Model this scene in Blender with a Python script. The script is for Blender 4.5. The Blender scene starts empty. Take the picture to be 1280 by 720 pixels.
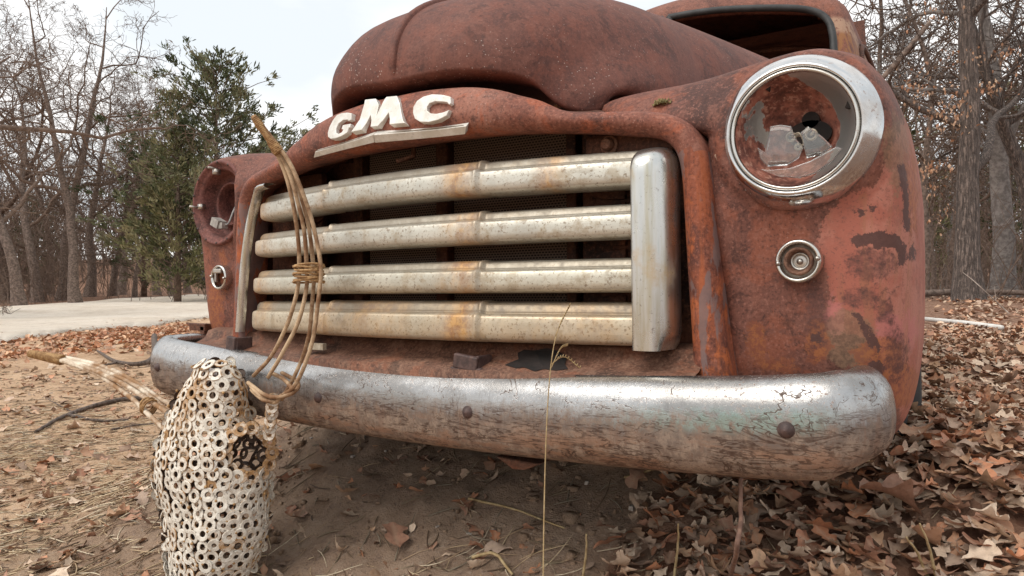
import bpy, bmesh, math, random
import numpy as np
from mathutils import Vector, Matrix
from mathutils.bvhtree import BVHTree
R = math.radians
scn = bpy.context.scene
col = scn.collection
# ------------------------------------------------------------------ camera
FPX = 864.88
CAM = np.array([0.95619, -1.13380, 0.70107])
def basis(y, p, r):
    cy, sy = math.cos(y), math.sin(y)
    X = np.array([cy, sy, 0]); Z = np.array([-sy, cy, 0]); Y = np.array([0, 0, 1.])
    Z2 = Z*math.cos(p)+Y*math.sin(p); Y2 = Y*math.cos(p)-Z*math.sin(p)
    return X*math.cos(r)+Y2*math.sin(r), Y2*math.cos(r)-X*math.sin(r), Z2
CX, CY, CZ = basis(R(33.34965), R(0.37902), R(-0.31915))
cam = bpy.data.cameras.new('camera'); camo = bpy.data.objects.new('camera', cam); col.objects.link(camo)
M = Matrix.Identity(4)
for i in range(3):
    M[i][0] = CX[i]; M[i][1] = CY[i]; M[i][2] = -CZ[i]; M[i][3] = CAM[i]
camo.matrix_world = M
cam.sensor_width = 36; cam.lens = FPX/1280*36; cam.clip_start = 0.02; cam.clip_end = 3000
scn.camera = camo
scn.cycles.use_denoising = True
scn.cycles.denoising_prefilter = 'ACCURATE'
# ------------------------------------------------------------------ sky and sun (overcast)
W = bpy.data.worlds.new("World"); scn.world = W; W.use_nodes = True
nt = W.node_tree; nt.nodes.clear()
sky = nt.nodes.new('ShaderNodeTexSky'); sky.sky_type = 'NISHITA'; sky.sun_disc = False
SUN_EL, SUN_AZ = R(52), R(200)
sky.sun_elevation = SUN_EL; sky.sun_rotation = SUN_AZ
b1 = nt.nodes.new('ShaderNodeBackground'); b1.inputs[1].default_value = 0.10
nt.links.new(sky.outputs[0], b1.inputs[0])
tc = nt.nodes.new('ShaderNodeTexCoord'); nz = nt.nodes.new('ShaderNodeTexNoise')
mp = nt.nodes.new('ShaderNodeMapping'); mp.inputs['Scale'].default_value = (1, 1, 2.6)
nt.links.new(tc.outputs['Generated'], mp.inputs[0]); nt.links.new(mp.outputs[0], nz.inputs['Vector'])
nz.inputs['Scale'].default_value = 2.2; nz.inputs['Detail'].default_value = 5
rp = nt.nodes.new('ShaderNodeValToRGB')
rp.color_ramp.elements[0].position = 0.40; rp.color_ramp.elements[0].color = (.72, .76, .785, 1)
rp.color_ramp.elements[1].position = 0.60; rp.color_ramp.elements[1].color = (.99, .965, .93, 1)
nt.links.new(nz.outputs[0], rp.inputs[0])
b2 = nt.nodes.new('ShaderNodeBackground'); b2.inputs[1].default_value = 0.96
nt.links.new(rp.outputs[0], b2.inputs[0])
mx = nt.nodes.new('ShaderNodeMixShader'); mx.inputs[0].default_value = 0.9
nt.links.new(b1.outputs[0], mx.inputs[1]); nt.links.new(b2.outputs[0], mx.inputs[2])
wo = nt.nodes.new('ShaderNodeOutputWorld'); nt.links.new(mx.outputs[0], wo.inputs[0])
sl = bpy.data.lights.new('sun', 'SUN'); sl.energy = 1.5; sl.angle = R(40); sl.color = (1, .94, .86)
so = bpy.data.objects.new('sun', sl); col.objects.link(so)
# sun stands front-left of the truck
sdir = Vector((math.sin(SUN_AZ)*math.cos(SUN_EL), math.cos(SUN_AZ)*math.cos(SUN_EL), math.sin(SUN_EL)))
so.rotation_euler = sdir.to_track_quat('Z', 'Y').to_euler()
vs = scn.view_settings; vs.view_transform = 'Standard'; vs.look = 'None'; vs.exposure = 0.50; vs.gamma = 1; vs.use_curve_mapping = False

# ------------------------------------------------------------------ helpers
def ray(x, y):
    return CX*(x-640)/FPX+CY*(360-y)/FPX+CZ
def at(x, y, v):                       # picture ray met with the plane y = v (metres behind the headlamp plane)
    d = ray(x, y); return CAM+d*((v-CAM[1])/d[1])
def atz(x, y, depth): return CAM+ray(x, y)*depth
def pr(P):
    d = np.asarray(P)-CAM; z = d@CZ
    return np.stack([640+FPX*(d@CX)/z, 360-FPX*(d@CY)/z], -1)
def sstep(a, b, x):
    t = np.clip((np.asarray(x, float)-a)/(b-a), 0, 1); return t*t*(3-2*t)
def mk(name, verts, faces, mat=None, parent=None, smooth=True, attrs=None, link=True):
    me = bpy.data.meshes.new(name)
    me.from_pydata([tuple(map(float, v)) for v in verts], [], [tuple(map(int, f)) for f in faces])
    return fin(name, me, mat, parent, smooth, attrs, link)
def fin(name, me, mat, parent, smooth, attrs, link=True):
    if smooth and len(me.polygons):
        me.polygons.foreach_set('use_smooth', np.ones(len(me.polygons), bool))
    for k, v in (attrs or {}).items():
        v = np.asarray(v, np.float32)
        if v.ndim == 1:
            a = me.attributes.new(k, 'FLOAT', 'POINT'); a.data.foreach_set('value', v)
        else:
            a = me.attributes.new(k, 'FLOAT_COLOR', 'POINT')
            if v.shape[1] == 3: v = np.concatenate([v, np.ones((len(v), 1), np.float32)], 1)
            a.data.foreach_set('color', v.ravel())
    if mat: me.materials.append(mat)
    me.update()
    o = bpy.data.objects.new(name, me)
    if link: col.objects.link(o)
    if parent is not None: adopt(o, parent)
    return o
def mkq(name, V, F, mat=None, parent=None, smooth=True, attrs=None):
    """fast: V (n,3), F (m,k) arrays"""
    V = np.asarray(V, np.float32); F = np.asarray(F, np.int32); k = F.shape[1]
    me = bpy.data.meshes.new(name)
    me.vertices.add(len(V)); me.vertices.foreach_set('co', V.ravel())
    me.loops.add(F.size); me.loops.foreach_set('vertex_index', F.ravel())
    me.polygons.add(len(F)); me.polygons.foreach_set('loop_start', np.arange(0, F.size, k, dtype=np.int32))
    me.polygons.foreach_set('loop_total', np.full(len(F), k, np.int32))
    me.update(calc_edges=True); me.validate()
    return fin(name, me, mat, parent, smooth, attrs)
def world_loc(o):
    p = Vector((0, 0, 0))
    while o is not None:
        p += o.location; o = o.parent if o.get('_adopted') is None else None
    return p
ROOTS = {}
def adopt(o, parent):                  # meshes of one-off things are modelled in world space
    o.parent = parent
    if parent.name in ROOTS: o.matrix_parent_inverse = Matrix.Translation(-Vector(ROOTS[parent.name]))
def tag(o, label=None, cat=None, group=None, kind=None):
    if label: o['label'] = label
    if cat: o['category'] = cat
    if group: o['group'] = group
    if kind: o['kind'] = kind
    return o
def thing(name, loc, label, cat, group=None, local=False):
    o = bpy.data.objects.new(name, None); col.objects.link(o); o.location = loc; o.empty_display_size = .1
    if not local: ROOTS[o.name] = tuple(loc)
    return tag(o, label, cat, group)
def gridfaces(n, m, closed_m=False, flip=False, off=0):
    f = []
    mm = m if closed_m else m-1
    for i in range(n-1):
        for j in range(mm):
            a = i*m+j; b = i*m+(j+1) % m; c = (i+1)*m+(j+1) % m; d = (i+1)*m+j
            f.append((a+off, d+off, c+off, b+off) if flip else (a+off, b+off, c+off, d+off))
    return f
def loft(name, secs, mat, parent=None, closed=False, flip=False, attrs=None, smooth=True, cap=False):
    S = np.asarray(secs, float); n, m = S.shape[:2]
    F = gridfaces(n, m, closed, flip)
    if cap:
        F = list(F)+[tuple(range(m))[::1 if flip else -1], tuple(range((n-1)*m, n*m))[::-1 if flip else 1]]
    return mk(name, S.reshape(-1, 3), F, mat, parent, smooth, attrs)
def catmull(pts, n):
    P = np.asarray(pts, float); k = len(P)
    out = []
    Q = np.vstack([2*P[0]-P[1], P, 2*P[-1]-P[-2]])
    for t in np.linspace(0, k-1, n):
        i = min(int(t), k-2); f = t-i
        a, b, c, d = Q[i], Q[i+1], Q[i+2], Q[i+3]
        out.append(.5*((2*b)+(-a+c)*f+(2*a-5*b+4*c-d)*f*f+(-a+3*b-3*c+d)*f**3))
    return np.array(out)
def frames(P):
    T = np.gradient(P, axis=0); T /= np.linalg.norm(T, axis=1, keepdims=True)+1e-12
    up = np.array([0, 0, 1.]) if abs(T[0][2]) < .9 else np.array([1., 0, 0])
    N = np.cross(T[0], up); N /= np.linalg.norm(N); Ns = []
    for t in T:
        N = N-t*(N@t); N /= np.linalg.norm(N)+1e-12; Ns.append(N)
    Ns = np.array(Ns); return T, Ns, np.cross(T, Ns)
class MB:
    """collects shapes into one mesh"""
    def __init__(s): s.v = []; s.f = []; s.n = 0
    def add(s, V, F):
        V = np.asarray(V, float); s.v.append(V); s.f += [tuple(i+s.n for i in f) for f in F]; s.n += len(V); return s
    def tube(s, P, r, k=6, cap=True):
        P = np.asarray(P, float); n = len(P); r = np.broadcast_to(np.asarray(r, float), (n,))
        T, N, B = frames(P); a = np.arange(k)*2*math.pi/k
        V = P[:, None]+r[:, None, None]*(np.cos(a)[None, :, None]*N[:, None]+np.sin(a)[None, :, None]*B[:, None])
        F = gridfaces(n, k, True)
        if cap: F += [tuple(range(k))[::-1], tuple(range((n-1)*k, n*k))]
        return s.add(V.reshape(-1, 3), F)
    def box(s, c, d, M3=None):
        V = np.array([[x, y, z] for x in (-.5, .5) for y in (-.5, .5) for z in (-.5, .5)])*np.array(d)
        if M3 is not None: V = V@np.asarray(M3).T
        return s.add(V+np.array(c), [(0, 1, 3, 2), (4, 6, 7, 5), (0, 4, 5, 1), (2, 3, 7, 6), (0, 2, 6, 4), (1, 5, 7, 3)])
    def lathe(s, c, prof, k=48, a0=0, a1=2*math.pi):   # around an axis parallel to y
        full = abs(a1-a0-2*math.pi) < 1e-6
        a = np.linspace(a0, a1, k, endpoint=not full)
        V = [[c[0]+r*math.cos(t), c[1]+v, c[2]+r*math.sin(t)] for r, v in prof for t in a]
        return s.add(V, gridfaces(len(prof), k, full))
    def prism(s, poly, d):            # polygon (n,3) pushed by vector d
        P = np.asarray(poly, float); n = len(P)
        F = [tuple(range(n)), tuple(range(n, 2*n))[::-1]]+[(i, i+n, (i+1) % n+n, (i+1) % n) for i in range(n)]
        return s.add(np.vstack([P, P+np.asarray(d)]), F)
    def obj(s, name, mat=None, parent=None, smooth=True, attrs=None):
        o = mk(name, np.vstack(s.v), s.f, mat, parent, smooth, attrs)
        return o
def bevel(o, w=.003, seg=2, ang=40):
    m = o.modifiers.new('b', 'BEVEL'); m.width = w; m.segments = seg; m.limit_method = 'ANGLE'; m.angle_limit = R(ang)
    return o
def autosm(o, ang=40):
    for e in o.data.edges: pass
    try:
        bm = bmesh.new(); bm.from_mesh(o.data)
        bmesh.ops.recalc_face_normals(bm, faces=bm.faces)
        for e in bm.edges:
            if len(e.link_faces) == 2 and e.calc_face_angle(0) > R(ang): e.smooth = False
        bm.to_mesh(o.data); bm.free()
    except Exception: pass
    return o
# ------------------------------------------------------------------ materials
class G:
    def __init__(s, name):
        s.m = bpy.data.materials.new(name); s.m.use_nodes = True; s.t = s.m.node_tree; s.L = s.t.links
        s.p = s.t.nodes['Principled BSDF']; s._tc = s.t.nodes.new('ShaderNodeTexCoord'); s.o = s._tc.outputs['Object']
    def n(s, k): return s.t.nodes.new(k)
    def inp(s, sock, v):
        if hasattr(v, 'is_output') or isinstance(v, bpy.types.NodeSocket): s.L.new(v, sock)
        else: sock.default_value = v
    def map(s, sc=(1, 1, 1), loc=(0, 0, 0), rot=(0, 0, 0), v=None):
        k = s.n('ShaderNodeMapping'); s.inp(k.inputs[0], v or s.o)
        k.inputs['Scale'].default_value = sc; k.inputs['Location'].default_value = loc; k.inputs['Rotation'].default_value = rot
        return k.outputs[0]
    def noise(s, sc, det=6, ro=.6, v=None, dist=0):
        k = s.n('ShaderNodeTexNoise'); s.inp(k.inputs['Vector'], v or s.o)
        k.inputs['Scale'].default_value = sc; k.inputs['Detail'].default_value = det
        k.inputs['Roughness'].default_value = ro; k.inputs['Distortion'].default_value = dist
        return k.outputs[0]
    def voro(s, sc, v=None, feat='F1', out=0):
        k = s.n('ShaderNodeTexVoronoi'); k.feature = feat; s.inp(k.inputs['Vector'], v or s.o); k.inputs['Scale'].default_value = sc
        return k.outputs[out]
    def wave(s, sc, v=None, dist=0, det=2, d='X'):
        k = s.n('ShaderNodeTexWave'); s.inp(k.inputs['Vector'], v or s.o); k.bands_direction = d
        k.inputs['Scale'].default_value = sc; k.inputs['Distortion'].default_value = dist; k.inputs['Detail'].default_value = det
        return k.outputs[1]
    def ramp(s, f, st, interp='LINEAR'):
        k = s.n('ShaderNodeValToRGB'); s.inp(k.inputs[0], f); e = k.color_ramp.elements; k.color_ramp.interpolation = interp
        while len(e) < len(st): e.new(.5)
        for el, (p, c) in zip(e, st):
            el.position = p; el.color = (c, c, c, 1) if isinstance(c, (int, float)) else (*c, 1)
        return k.outputs[0]
    def mix(s, f, a, b, mode='MIX'):
        k = s.n('ShaderNodeMix'); k.data_type = 'RGBA'; k.blend_type = mode
        s.inp(k.inputs[0], f)
        for q, v in ((k.inputs[6], a), (k.inputs[7], b)):
            s.inp(q, (*v, 1) if isinstance(v, tuple) and len(v) == 3 else v)
        return k.outputs[2]
    def ma(s, op, a, b=0., c=0., clamp=False):
        k = s.n('ShaderNodeMath'); k.operation = op; k.use_clamp = clamp
        s.inp(k.inputs[0], a); s.inp(k.inputs[1], b); s.inp(k.inputs[2], c); return k.outputs[0]
    def attr(s, nm, fac=True):
        k = s.n('ShaderNodeAttribute'); k.attribute_name = nm; return k.outputs['Fac'] if fac else k.outputs['Color']
    def xyz(s, v=None):
        k = s.n('ShaderNodeSeparateXYZ'); s.inp(k.inputs[0], v or s.o); return k.outputs
    def step(s, x, a, b):
        k = s.n('ShaderNodeMapRange'); k.interpolation_type = 'SMOOTHSTEP'; s.inp(k.inputs[0], x)
        k.inputs[1].default_value = a; k.inputs[2].default_value = b; return k.outputs[0]
    def bump(s, h, st=.3, d=.002, n=None):
        k = s.n('ShaderNodeBump'); s.inp(k.inputs['Height'], h); k.inputs['Strength'].default_value = st; k.inputs['Distance'].default_value = d
        if n: s.L.new(n, k.inputs['Normal'])
        return k.outputs[0]
    def out(s, c=None, rough=None, metal=None, normal=None, **k):
        P = s.p.inputs
        if c is not None: s.inp(P['Base Color'], (*c, 1) if isinstance(c, tuple) and len(c) == 3 else c)
        if rough is not None: s.inp(P['Roughness'], rough)
        if metal is not None: s.inp(P['Metallic'], metal)
        if normal is not None: s.L.new(normal, P['Normal'])
        for a, b in k.items(): s.inp(P[a.replace('_', ' ')], b)
        return s.m

def rust(name, dark, mid, light, warm, wamt=.5, streak=.0, spots=0, seed=0., fine=1.0, rough=.72, extra=None):
    dark, mid, light, warm = [(r*.98, gg*.93, bb*.85) for r, gg, bb in (dark, mid, light, warm)]
    g = G(name); v = g.map(loc=(seed, seed*.7, seed*1.3))
    a = g.noise(4.2, 9, .66, v, .3); b = g.noise(34, 6, .7, v); c = g.noise(190, 4, .7, v); d = g.noise(11, 7, .65, g.map(loc=(seed+9, 3, 5)), .6)
    c0 = g.ramp(a, [(.37, dark), (.455, mid), (.56, mid), (.66, light)])
    c0 = g.mix(g.ma('MULTIPLY', g.step(d, .52, .60), wamt, clamp=True), c0, warm)
    c0 = g.mix(g.ma('MULTIPLY', g.step(b, .52, .64), .5), c0, light)
    c0 = g.mix(g.ma('MULTIPLY', g.step(b, .48, .37), .6), c0, dark)
    e = g.noise(17, 8, .75, g.map(loc=(seed+2, 8, 3)), .8); c0 = g.mix(g.ma('MULTIPLY', g.step(e, .56, .60), .5), c0, tuple(x*.62 for x in dark))
    c0 = g.mix(g.ma('MULTIPLY', g.step(c, .52, .70), .55*fine), c0, tuple(min(1, x*1.5) for x in light))
    c0 = g.mix(g.ma('MULTIPLY', g.step(c, .48, .32), .65*fine), c0, tuple(x*.5 for x in dark))
    if streak:
        st = g.noise(1, 6, .65, g.map(sc=(42, 42, 3.0), loc=(seed, 2, 1)))
        c0 = g.mix(g.ma('MULTIPLY', g.step(st, .50, .63), streak), c0, warm)
        c0 = g.mix(g.ma('MULTIPLY', g.step(st, .46, .34), streak), c0, tuple(x*.8 for x in dark))
    if spots:
        vo = g.voro(120, g.map(loc=(seed, 1, 4))); w = g.noise(7, 3, .5, g.map(loc=(3, seed, 2)))
        c0 = g.mix(g.ma('MULTIPLY', g.step(g.ma('ADD', vo, g.ma('MULTIPLY', w, -.62)), -.20, -.25), spots), c0, (.62, .52, .46))
    if extra: c0 = extra(g, c0, a, b, c)
    h = g.ma('ADD', g.ma('ADD', g.ma('MULTIPLY', b, .5), g.ma('MULTIPLY', c, .5)), g.ma('MULTIPLY', g.noise(3.5, 2, .5, v), 3.))
    rr = g.ma('ADD', g.ma('MULTIPLY', b, .30), rough-.15)
    return g.out(c0, rr, 0, g.bump(h, .45, .0022), Specular_IOR_Level=.35)
RD, RM, RL, RW = (.080, .034, .029), (.19, .074, .056), (.30, .135, .105), (.36, .105, .050)
m_hood = rust('hood_rust', (.082, .035, .031), (.142, .058, .047), (.205, .094, .077), (.20, .070, .050), .5, .25, .40, 1., .6)
m_nose = rust('nose_rust', (.095, .042, .036), (.215, .082, .060), (.315, .15, .118), (.37, .105, .052), .7, .12, .15, 4.)
def post_extra(g, c0, a, b, c):
    q = g.noise(1, 7, .6, g.map(sc=(16, 16, 5), loc=(3, 8, 1)), .5); m = g.step(q, .515, .545)
    return g.mix(g.ma('MULTIPLY', m, .85), c0, g.mix(b, (.135, .085, .080), (.235, .165, .155)))
m_post = rust('post_rust', (.12, .045, .036), (.28, .085, .046), (.30, .12, .085), (.46, .13, .045), .9, .45, 0, 7., extra=post_extra)
m_dark = rust('inner_rust', (.05, .027, .022), (.12, .056, .043), (.20, .10, .078), (.20, .078, .05), .4, .2, 0, 11.)
m_apron = rust('apron_rust', (.06, .030, .022), (.15, .075, .052), (.25, .15, .11), (.24, .085, .045), .5, 0, 0, 15.)
def cab_extra(g, c0, a, b, c):
    X = g.xyz(); st = g.noise(1, 6, .65, g.map(sc=(50, 50, 7))); m = g.ma('MULTIPLY', g.step(g.ma('ABSOLUTE', X[0]), .555, .575), g.ma('MULTIPLY', g.step(X[2], 1.40, 1.46), g.step(X[2], 1.66, 1.60)))
    c0 = g.mix(g.ma('MULTIPLY', m, g.step(st, .44, .52)), c0, (.30, .135, .055)); m2 = g.ma('MULTIPLY', g.step(g.ma('ABSOLUTE', X[0]), .55, .57), g.ma('MULTIPLY', g.step(X[2], 1.60, 1.62), g.step(X[2], 1.68, 1.66)))
    return g.mix(g.ma('MULTIPLY', m2, g.step(b, .42, .5)), c0, (.40, .25, .17))
m_cab = rust('cab_rust', (.10, .045, .037), (.20, .085, .064), (.29, .14, .112), (.27, .095, .055), .45, .15, .2, 18., extra=cab_extra)
m_bucket = rust('bucket_rust', (.07, .030, .029), (.165, .066, .060), (.255, .115, .105), (.21, .075, .055), .4, 0, 0, 21.)
m_under = rust('underbody_rust', (.03, .014, .010), (.09, .036, .022), (.17, .075, .048), (.18, .06, .03), .5, 0, 0, 25.)
def fender_extra(g, c0, a, b, c):
    v = g.noise(26, 8, .72, g.map(loc=(2, 5, 8))); v2 = g.noise(95, 6, .75); v3 = g.noise(8, 8, .7, g.map(loc=(6, 1, 3))); v4 = g.noise(240, 4, .7)
    jit = g.ma('ADD', g.ma('MULTIPLY', g.ma('SUBTRACT', v, .5), 34.), g.ma('ADD', g.ma('MULTIPLY', g.ma('SUBTRACT', v2, .5), 24.), g.ma('MULTIPLY', g.ma('SUBTRACT', v4, .5), 12.)))
    jit2 = g.ma('MULTIPLY', jit, .55)
    sal = g.mix(g.step(v3, .42, .56), (.36, .118, .082), (.43, .175, .128))
    sal = g.mix(g.ma('MULTIPLY', g.step(v, .54, .62), .65), sal, (.27, .10, .072))
    sal = g.mix(g.ma('MULTIPLY', g.step(v2, .54, .62), .6), sal, (.24, .095, .070))
    sal = g.mix(g.ma('MULTIPLY', g.step(v4, .57, .64), .6), sal, (.13, .06, .048))
    st = g.noise(1, 7, .7, g.map(sc=(55, 55, 4.0)))
    sal = g.mix(g.ma('MULTIPLY', g.step(st, .53, .60), .5), sal, (.31, .135, .075))
    def put(nm, jj, w, amt, c1, cc):
        m = g.step(g.ma('ADD', g.attr(nm), jj), -w, w); return g.mix(g.ma('MULTIPLY', m, amt), c1, cc)
    c1 = put('paint', jit, 1.2, 1., c0, sal)
    c1 = put('pink', jit, 2.5, .7, c1, (.47, .165, .15))
    c1 = put('green', jit, 3., .6, c1, g.mix(g.step(v2, .44, .56), (.15, .10, .062), (.27, .165, .10)))
    c1 = put('orange', jit, 2., .75, c1, g.mix(g.step(v2, .44, .56), (.36, .125, .045), (.24, .075, .04)))
    c1 = put('smudge', jit, 5., g.ma('MULTIPLY_ADD', v2, 2.4, -.62, clamp=True), c1, (.095, .044, .038))
    c1 = put('blot', jit2, .9, .95, c1, g.mix(v2, (.045, .022, .020), (.135, .065, .055)))
    return c1
m_fender = rust('fender_rust', (.080, .036, .031), (.170, .070, .055), (.255, .118, .094), (.31, .098, .055), .5, .10, .12, 30., extra=fender_extra)

def chrome(name, base=(.62, .61, .58), rough=.16, grime=.4, pit=.3, seed=0., rustc=(.20, .085, .045)):
    g = G(name); v = g.map(loc=(seed, seed, seed))
    a = g.noise(9, 7, .65, v); b = g.noise(120, 4, .7, v)
    gm = g.ma('MULTIPLY', g.step(a, .46, .70), grime); pt = g.ma('MULTIPLY', g.step(b, .60, .68), pit)
    c0 = g.mix(gm, base, (.30, .25, .21)); c0 = g.mix(pt, c0, rustc)
    rr = g.ma('ADD', rough, g.ma('MULTIPLY', g.ma('ADD', gm, pt), .5)); mt = g.ma('SUBTRACT', 1., g.ma('MULTIPLY', g.ma('ADD', gm, pt), .75), clamp=True)
    return g.out(c0, rr, mt, g.bump(g.ma('ADD', g.noise(14, 3, .5, v), g.ma('MULTIPLY', b, .25)), .08, .004))
m_chrome = chrome('chrome', (.66, .66, .66), .08, .5, .5, 2.)
m_ringc = chrome('dull_chrome', (.60, .58, .54), .22, .5, .25, 5.)
m_screw = chrome('screw_metal', (.5, .47, .43), .35, .6, .4, 7.)
def grille_mat(name, seed, base, stainu):
    g = G(name); X = g.xyz(); v = g.map(loc=(seed, seed, seed))
    a = g.noise(7, 8, .7, v); b = g.noise(46, 6, .72, v); c = g.noise(170, 4, .7, v); lng = g.noise(1, 6, .65, g.map(sc=(8, 40, 60)))
    c0 = g.mix(g.step(a, .38, .66), base, tuple(x*.80 for x in base))
    c0 = g.mix(g.ma('MULTIPLY', g.step(b, .54, .68), .55), c0, (.30, .235, .155))
    c0 = g.mix(g.ma('MULTIPLY', g.step(c, .56, .63), .7), c0, (.20, .14, .09))
    c0 = g.mix(g.ma('MULTIPLY', g.step(g.noise(23, 7, .75, g.map(loc=(seed, 3, 1))), .52, .62), .5), c0, (.36, .28, .18))
    c0 = g.mix(g.ma('MULTIPLY', g.step(lng, .56, .70), .4), c0, (.27, .22, .16))
    c0 = g.mix(g.ma('MULTIPLY', g.attr('ledge'), g.ma('MULTIPLY_ADD', b, 1.0, .30, clamp=True)), c0, (.27, .235, .185))
    st = None
    for (u, w, k) in stainu:
        d = g.ma('DIVIDE', g.ma('SUBTRACT', X[0], u), w); e = g.ma('POWER', 2.718, g.ma('MULTIPLY', g.ma('MULTIPLY', d, d), -1.)); e = g.ma('MULTIPLY', e, k)
        st = e if st is None else g.ma('ADD', st, e)
    st = g.ma('MULTIPLY', st, g.ma('MULTIPLY_ADD', g.noise(16, 6, .65, g.map(sc=(1, 1, .35), loc=(seed, 0, 0))), 3.4, -1.1, clamp=True), clamp=True)
    c0 = g.mix(g.ma('MULTIPLY', st, .85), c0, g.mix(g.step(b, .42, .58), (.56, .30, .09), (.30, .13, .04)))
    rr = g.ma('MULTIPLY_ADD', b, .35, .30)
    mt = g.ma('SUBTRACT', .65, g.ma('MULTIPLY', g.ma('ADD', st, g.step(b, .5, .66)), .5), clamp=True)
    return g.out(c0, rr, mt, g.bump(g.ma('ADD', b, g.ma('MULTIPLY', c, .5)), .18, .002))
STN = [(.165, .035, 1.), (-.215, .02, .5), (-.49, .05, .8)]
m_bars = [grille_mat('grille_plating', 3., (.60, .585, .52), STN+[(.345, .022, 1.)]), grille_mat('grille_plating', 8., (.60, .58, .51), STN),
          grille_mat('grille_plating', 13., (.60, .57, .48), STN), grille_mat('grille_plating', 19., (.60, .53, .41), STN+[(-.1, .2, .5), (.4, .15, .4)])]
def column_mat():
    g = G('column_plating'); X = g.xyz(); v = g.noise(1, 6, .6, g.map(sc=(60, 60, 5)))
    a = g.noise(8, 7, .65); b = g.noise(130, 4, .7)
    c0 = g.mix(g.step(v, .42, .66), (.60, .60, .58), (.48, .45, .36))
    c0 = g.mix(g.ma('MULTIPLY', g.step(a, .55, .72), .8), c0, (.48, .33, .16))
    c0 = g.mix(g.ma('MULTIPLY', g.step(v, .40, .30), .4), c0, (.38, .45, .42))
    c0 = g.mix(g.ma('MULTIPLY', g.step(b, .6, .68), .5), c0, (.14, .10, .08))
    return g.out(c0, g.ma('MULTIPLY_ADD', a, .3, .14), g.ma('SUBTRACT', .95, g.ma('MULTIPLY', g.step(a, .55, .72), .6)), g.bump(a, .1, .004))
m_column = column_mat()
def bumper_mat():
    g = G('bumper_chrome'); hz = g.attr('hz'); X = g.xyz()
    a = g.noise(5, 8, .7, g.map(sc=(1, 1, 2))); b = g.noise(48, 8, .75); c = g.noise(210, 5, .75)
    hs2 = g.noise(1, 7, .72, g.map(sc=(14, 14, 120), loc=(4, 2, 7)), .9)
    vs_ = g.noise(1, 7, .7, g.map(sc=(85, 85, 11), loc=(1, 1, 1)), .4)
    wv = g.noise(7, 4, .6)
    e = g.ma('ADD', hz, g.ma('MULTIPLY', g.ma('SUBTRACT', a, .5), .8)); e = g.ma('ADD', e, g.ma('MULTIPLY', g.ma('SUBTRACT', b, .5), 1.1))
    e = g.ma('ADD', e, g.ma('MULTIPLY', g.ma('SUBTRACT', vs_, .5), .8))
    e = g.ma('ADD', e, g.ma('MULTIPLY', g.step(X[0], .45, .85), -.0))
    loss = g.step(e, .36, -.12)                                   # plating worn and fogged, grows downwards
    base = g.mix(g.step(a, .42, .62), (.46, .46, .46), (.31, .30, .29))
    base = g.mix(g.ma('MULTIPLY', g.step(vs_, .53, .64), .45), base, (.24, .225, .215))
    dirt = g.mix(g.step(b, .40, .60), (.30, .212, .15), (.145, .092, .062))
    dirt = g.mix(g.ma('MULTIPLY', g.step(vs_, .52, .66), .35), dirt, (.41, .335, .27))
    dirt = g.mix(g.ma('MULTIPLY', g.step(c, .53, .61), .85), dirt, (.15, .085, .055))
    band = g.ma('MULTIPLY', g.step(hz, -.55, -.05), g.step(hz, .55, .20)); dirt = g.mix(g.ma('MULTIPLY', band, g.ma('MULTIPLY_ADD', b, 2.4, -.55, clamp=True)), dirt, (.10, .068, .052))
    rs = g.ma('MULTIPLY', g.step(hz, .05, -.6), g.step(g.noise(9, 6, .7, g.map(sc=(1, 1, 4), loc=(5, 5, 5))), .50, .62)); dirt = g.mix(g.ma('MULTIPLY', rs, .7), dirt, (.27, .125, .06))
    dr = g.ma('MULTIPLY', g.step(g.noise(1, 6, .7, g.map(sc=(48, 48, 5), loc=(9, 4, 2))), .55, .62), g.step(hz, .35, .05)); dirt = g.mix(g.ma('MULTIPLY', dr, .6), dirt, (.19, .10, .06))
    c0 = g.mix(g.ma('MULTIPLY', loss, .90), base, dirt)
    teal = g.ma('MULTIPLY', g.ma('MULTIPLY', g.step(X[0], .42, .68), g.step(X[0], .84, .76)), g.ma('MULTIPLY', g.step(hz, -.20, .05), g.step(hz, .50, .22)))
    c0 = g.mix(g.ma('MULTIPLY', g.ma('MULTIPLY', teal, g.step(b, .40, .56)), .65), c0, (.27, .38, .335))
    pk = g.ma('MULTIPLY', g.step(c, .58, .63), g.ma('MULTIPLY_ADD', g.noise(11, 5, .65), 3.2, -1.2, clamp=True))
    c0 = g.mix(g.ma('MULTIPLY', pk, .9), c0, (.20, .085, .04))
    def hair(sc, w, th, seed, stretch=(1, 1, 1)):
        q = g.noise(sc, 4, .6, g.map(sc=stretch, loc=(seed, seed, seed)), .7); ln = g.step(g.ma('ABSOLUTE', g.ma('SUBTRACT', q, .5)), w, w*.4)
        return g.ma('MULTIPLY', ln, g.step(g.noise(10, 4, .6, g.map(loc=(seed+3, 1, 2))), th, th+.04))
    crack = g.ma('MAXIMUM', hair(10, .0075, .52, 7, (1, 1, 1.6)), hair(13, .009, .54, 12, (2.4, 2.4, .7)))
    low = g.ma('MAXIMUM', hair(12, .020, .46, 2, (.45, .45, 3)), g.ma('MAXIMUM', hair(17, .020, .46, 5, (.35, .35, 3)), hair(22, .020, .47, 9, (.5, .5, 2.4))))
    crack = g.ma('MAXIMUM', crack, g.ma('MULTIPLY', low, g.step(hz, .45, .0)))
    crack = g.ma('MULTIPLY', crack, g.ma('MULTIPLY_ADD', b, 2., -.2, clamp=True))
    c0 = g.mix(crack, c0, (.065, .034, .022))
    all_ = g.ma('ADD', g.ma('MULTIPLY', loss, .95), g.ma('ADD', pk, crack), clamp=True)
    mt = g.ma('SUBTRACT', .92, g.ma('MULTIPLY', all_, .80), clamp=True)
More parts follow.
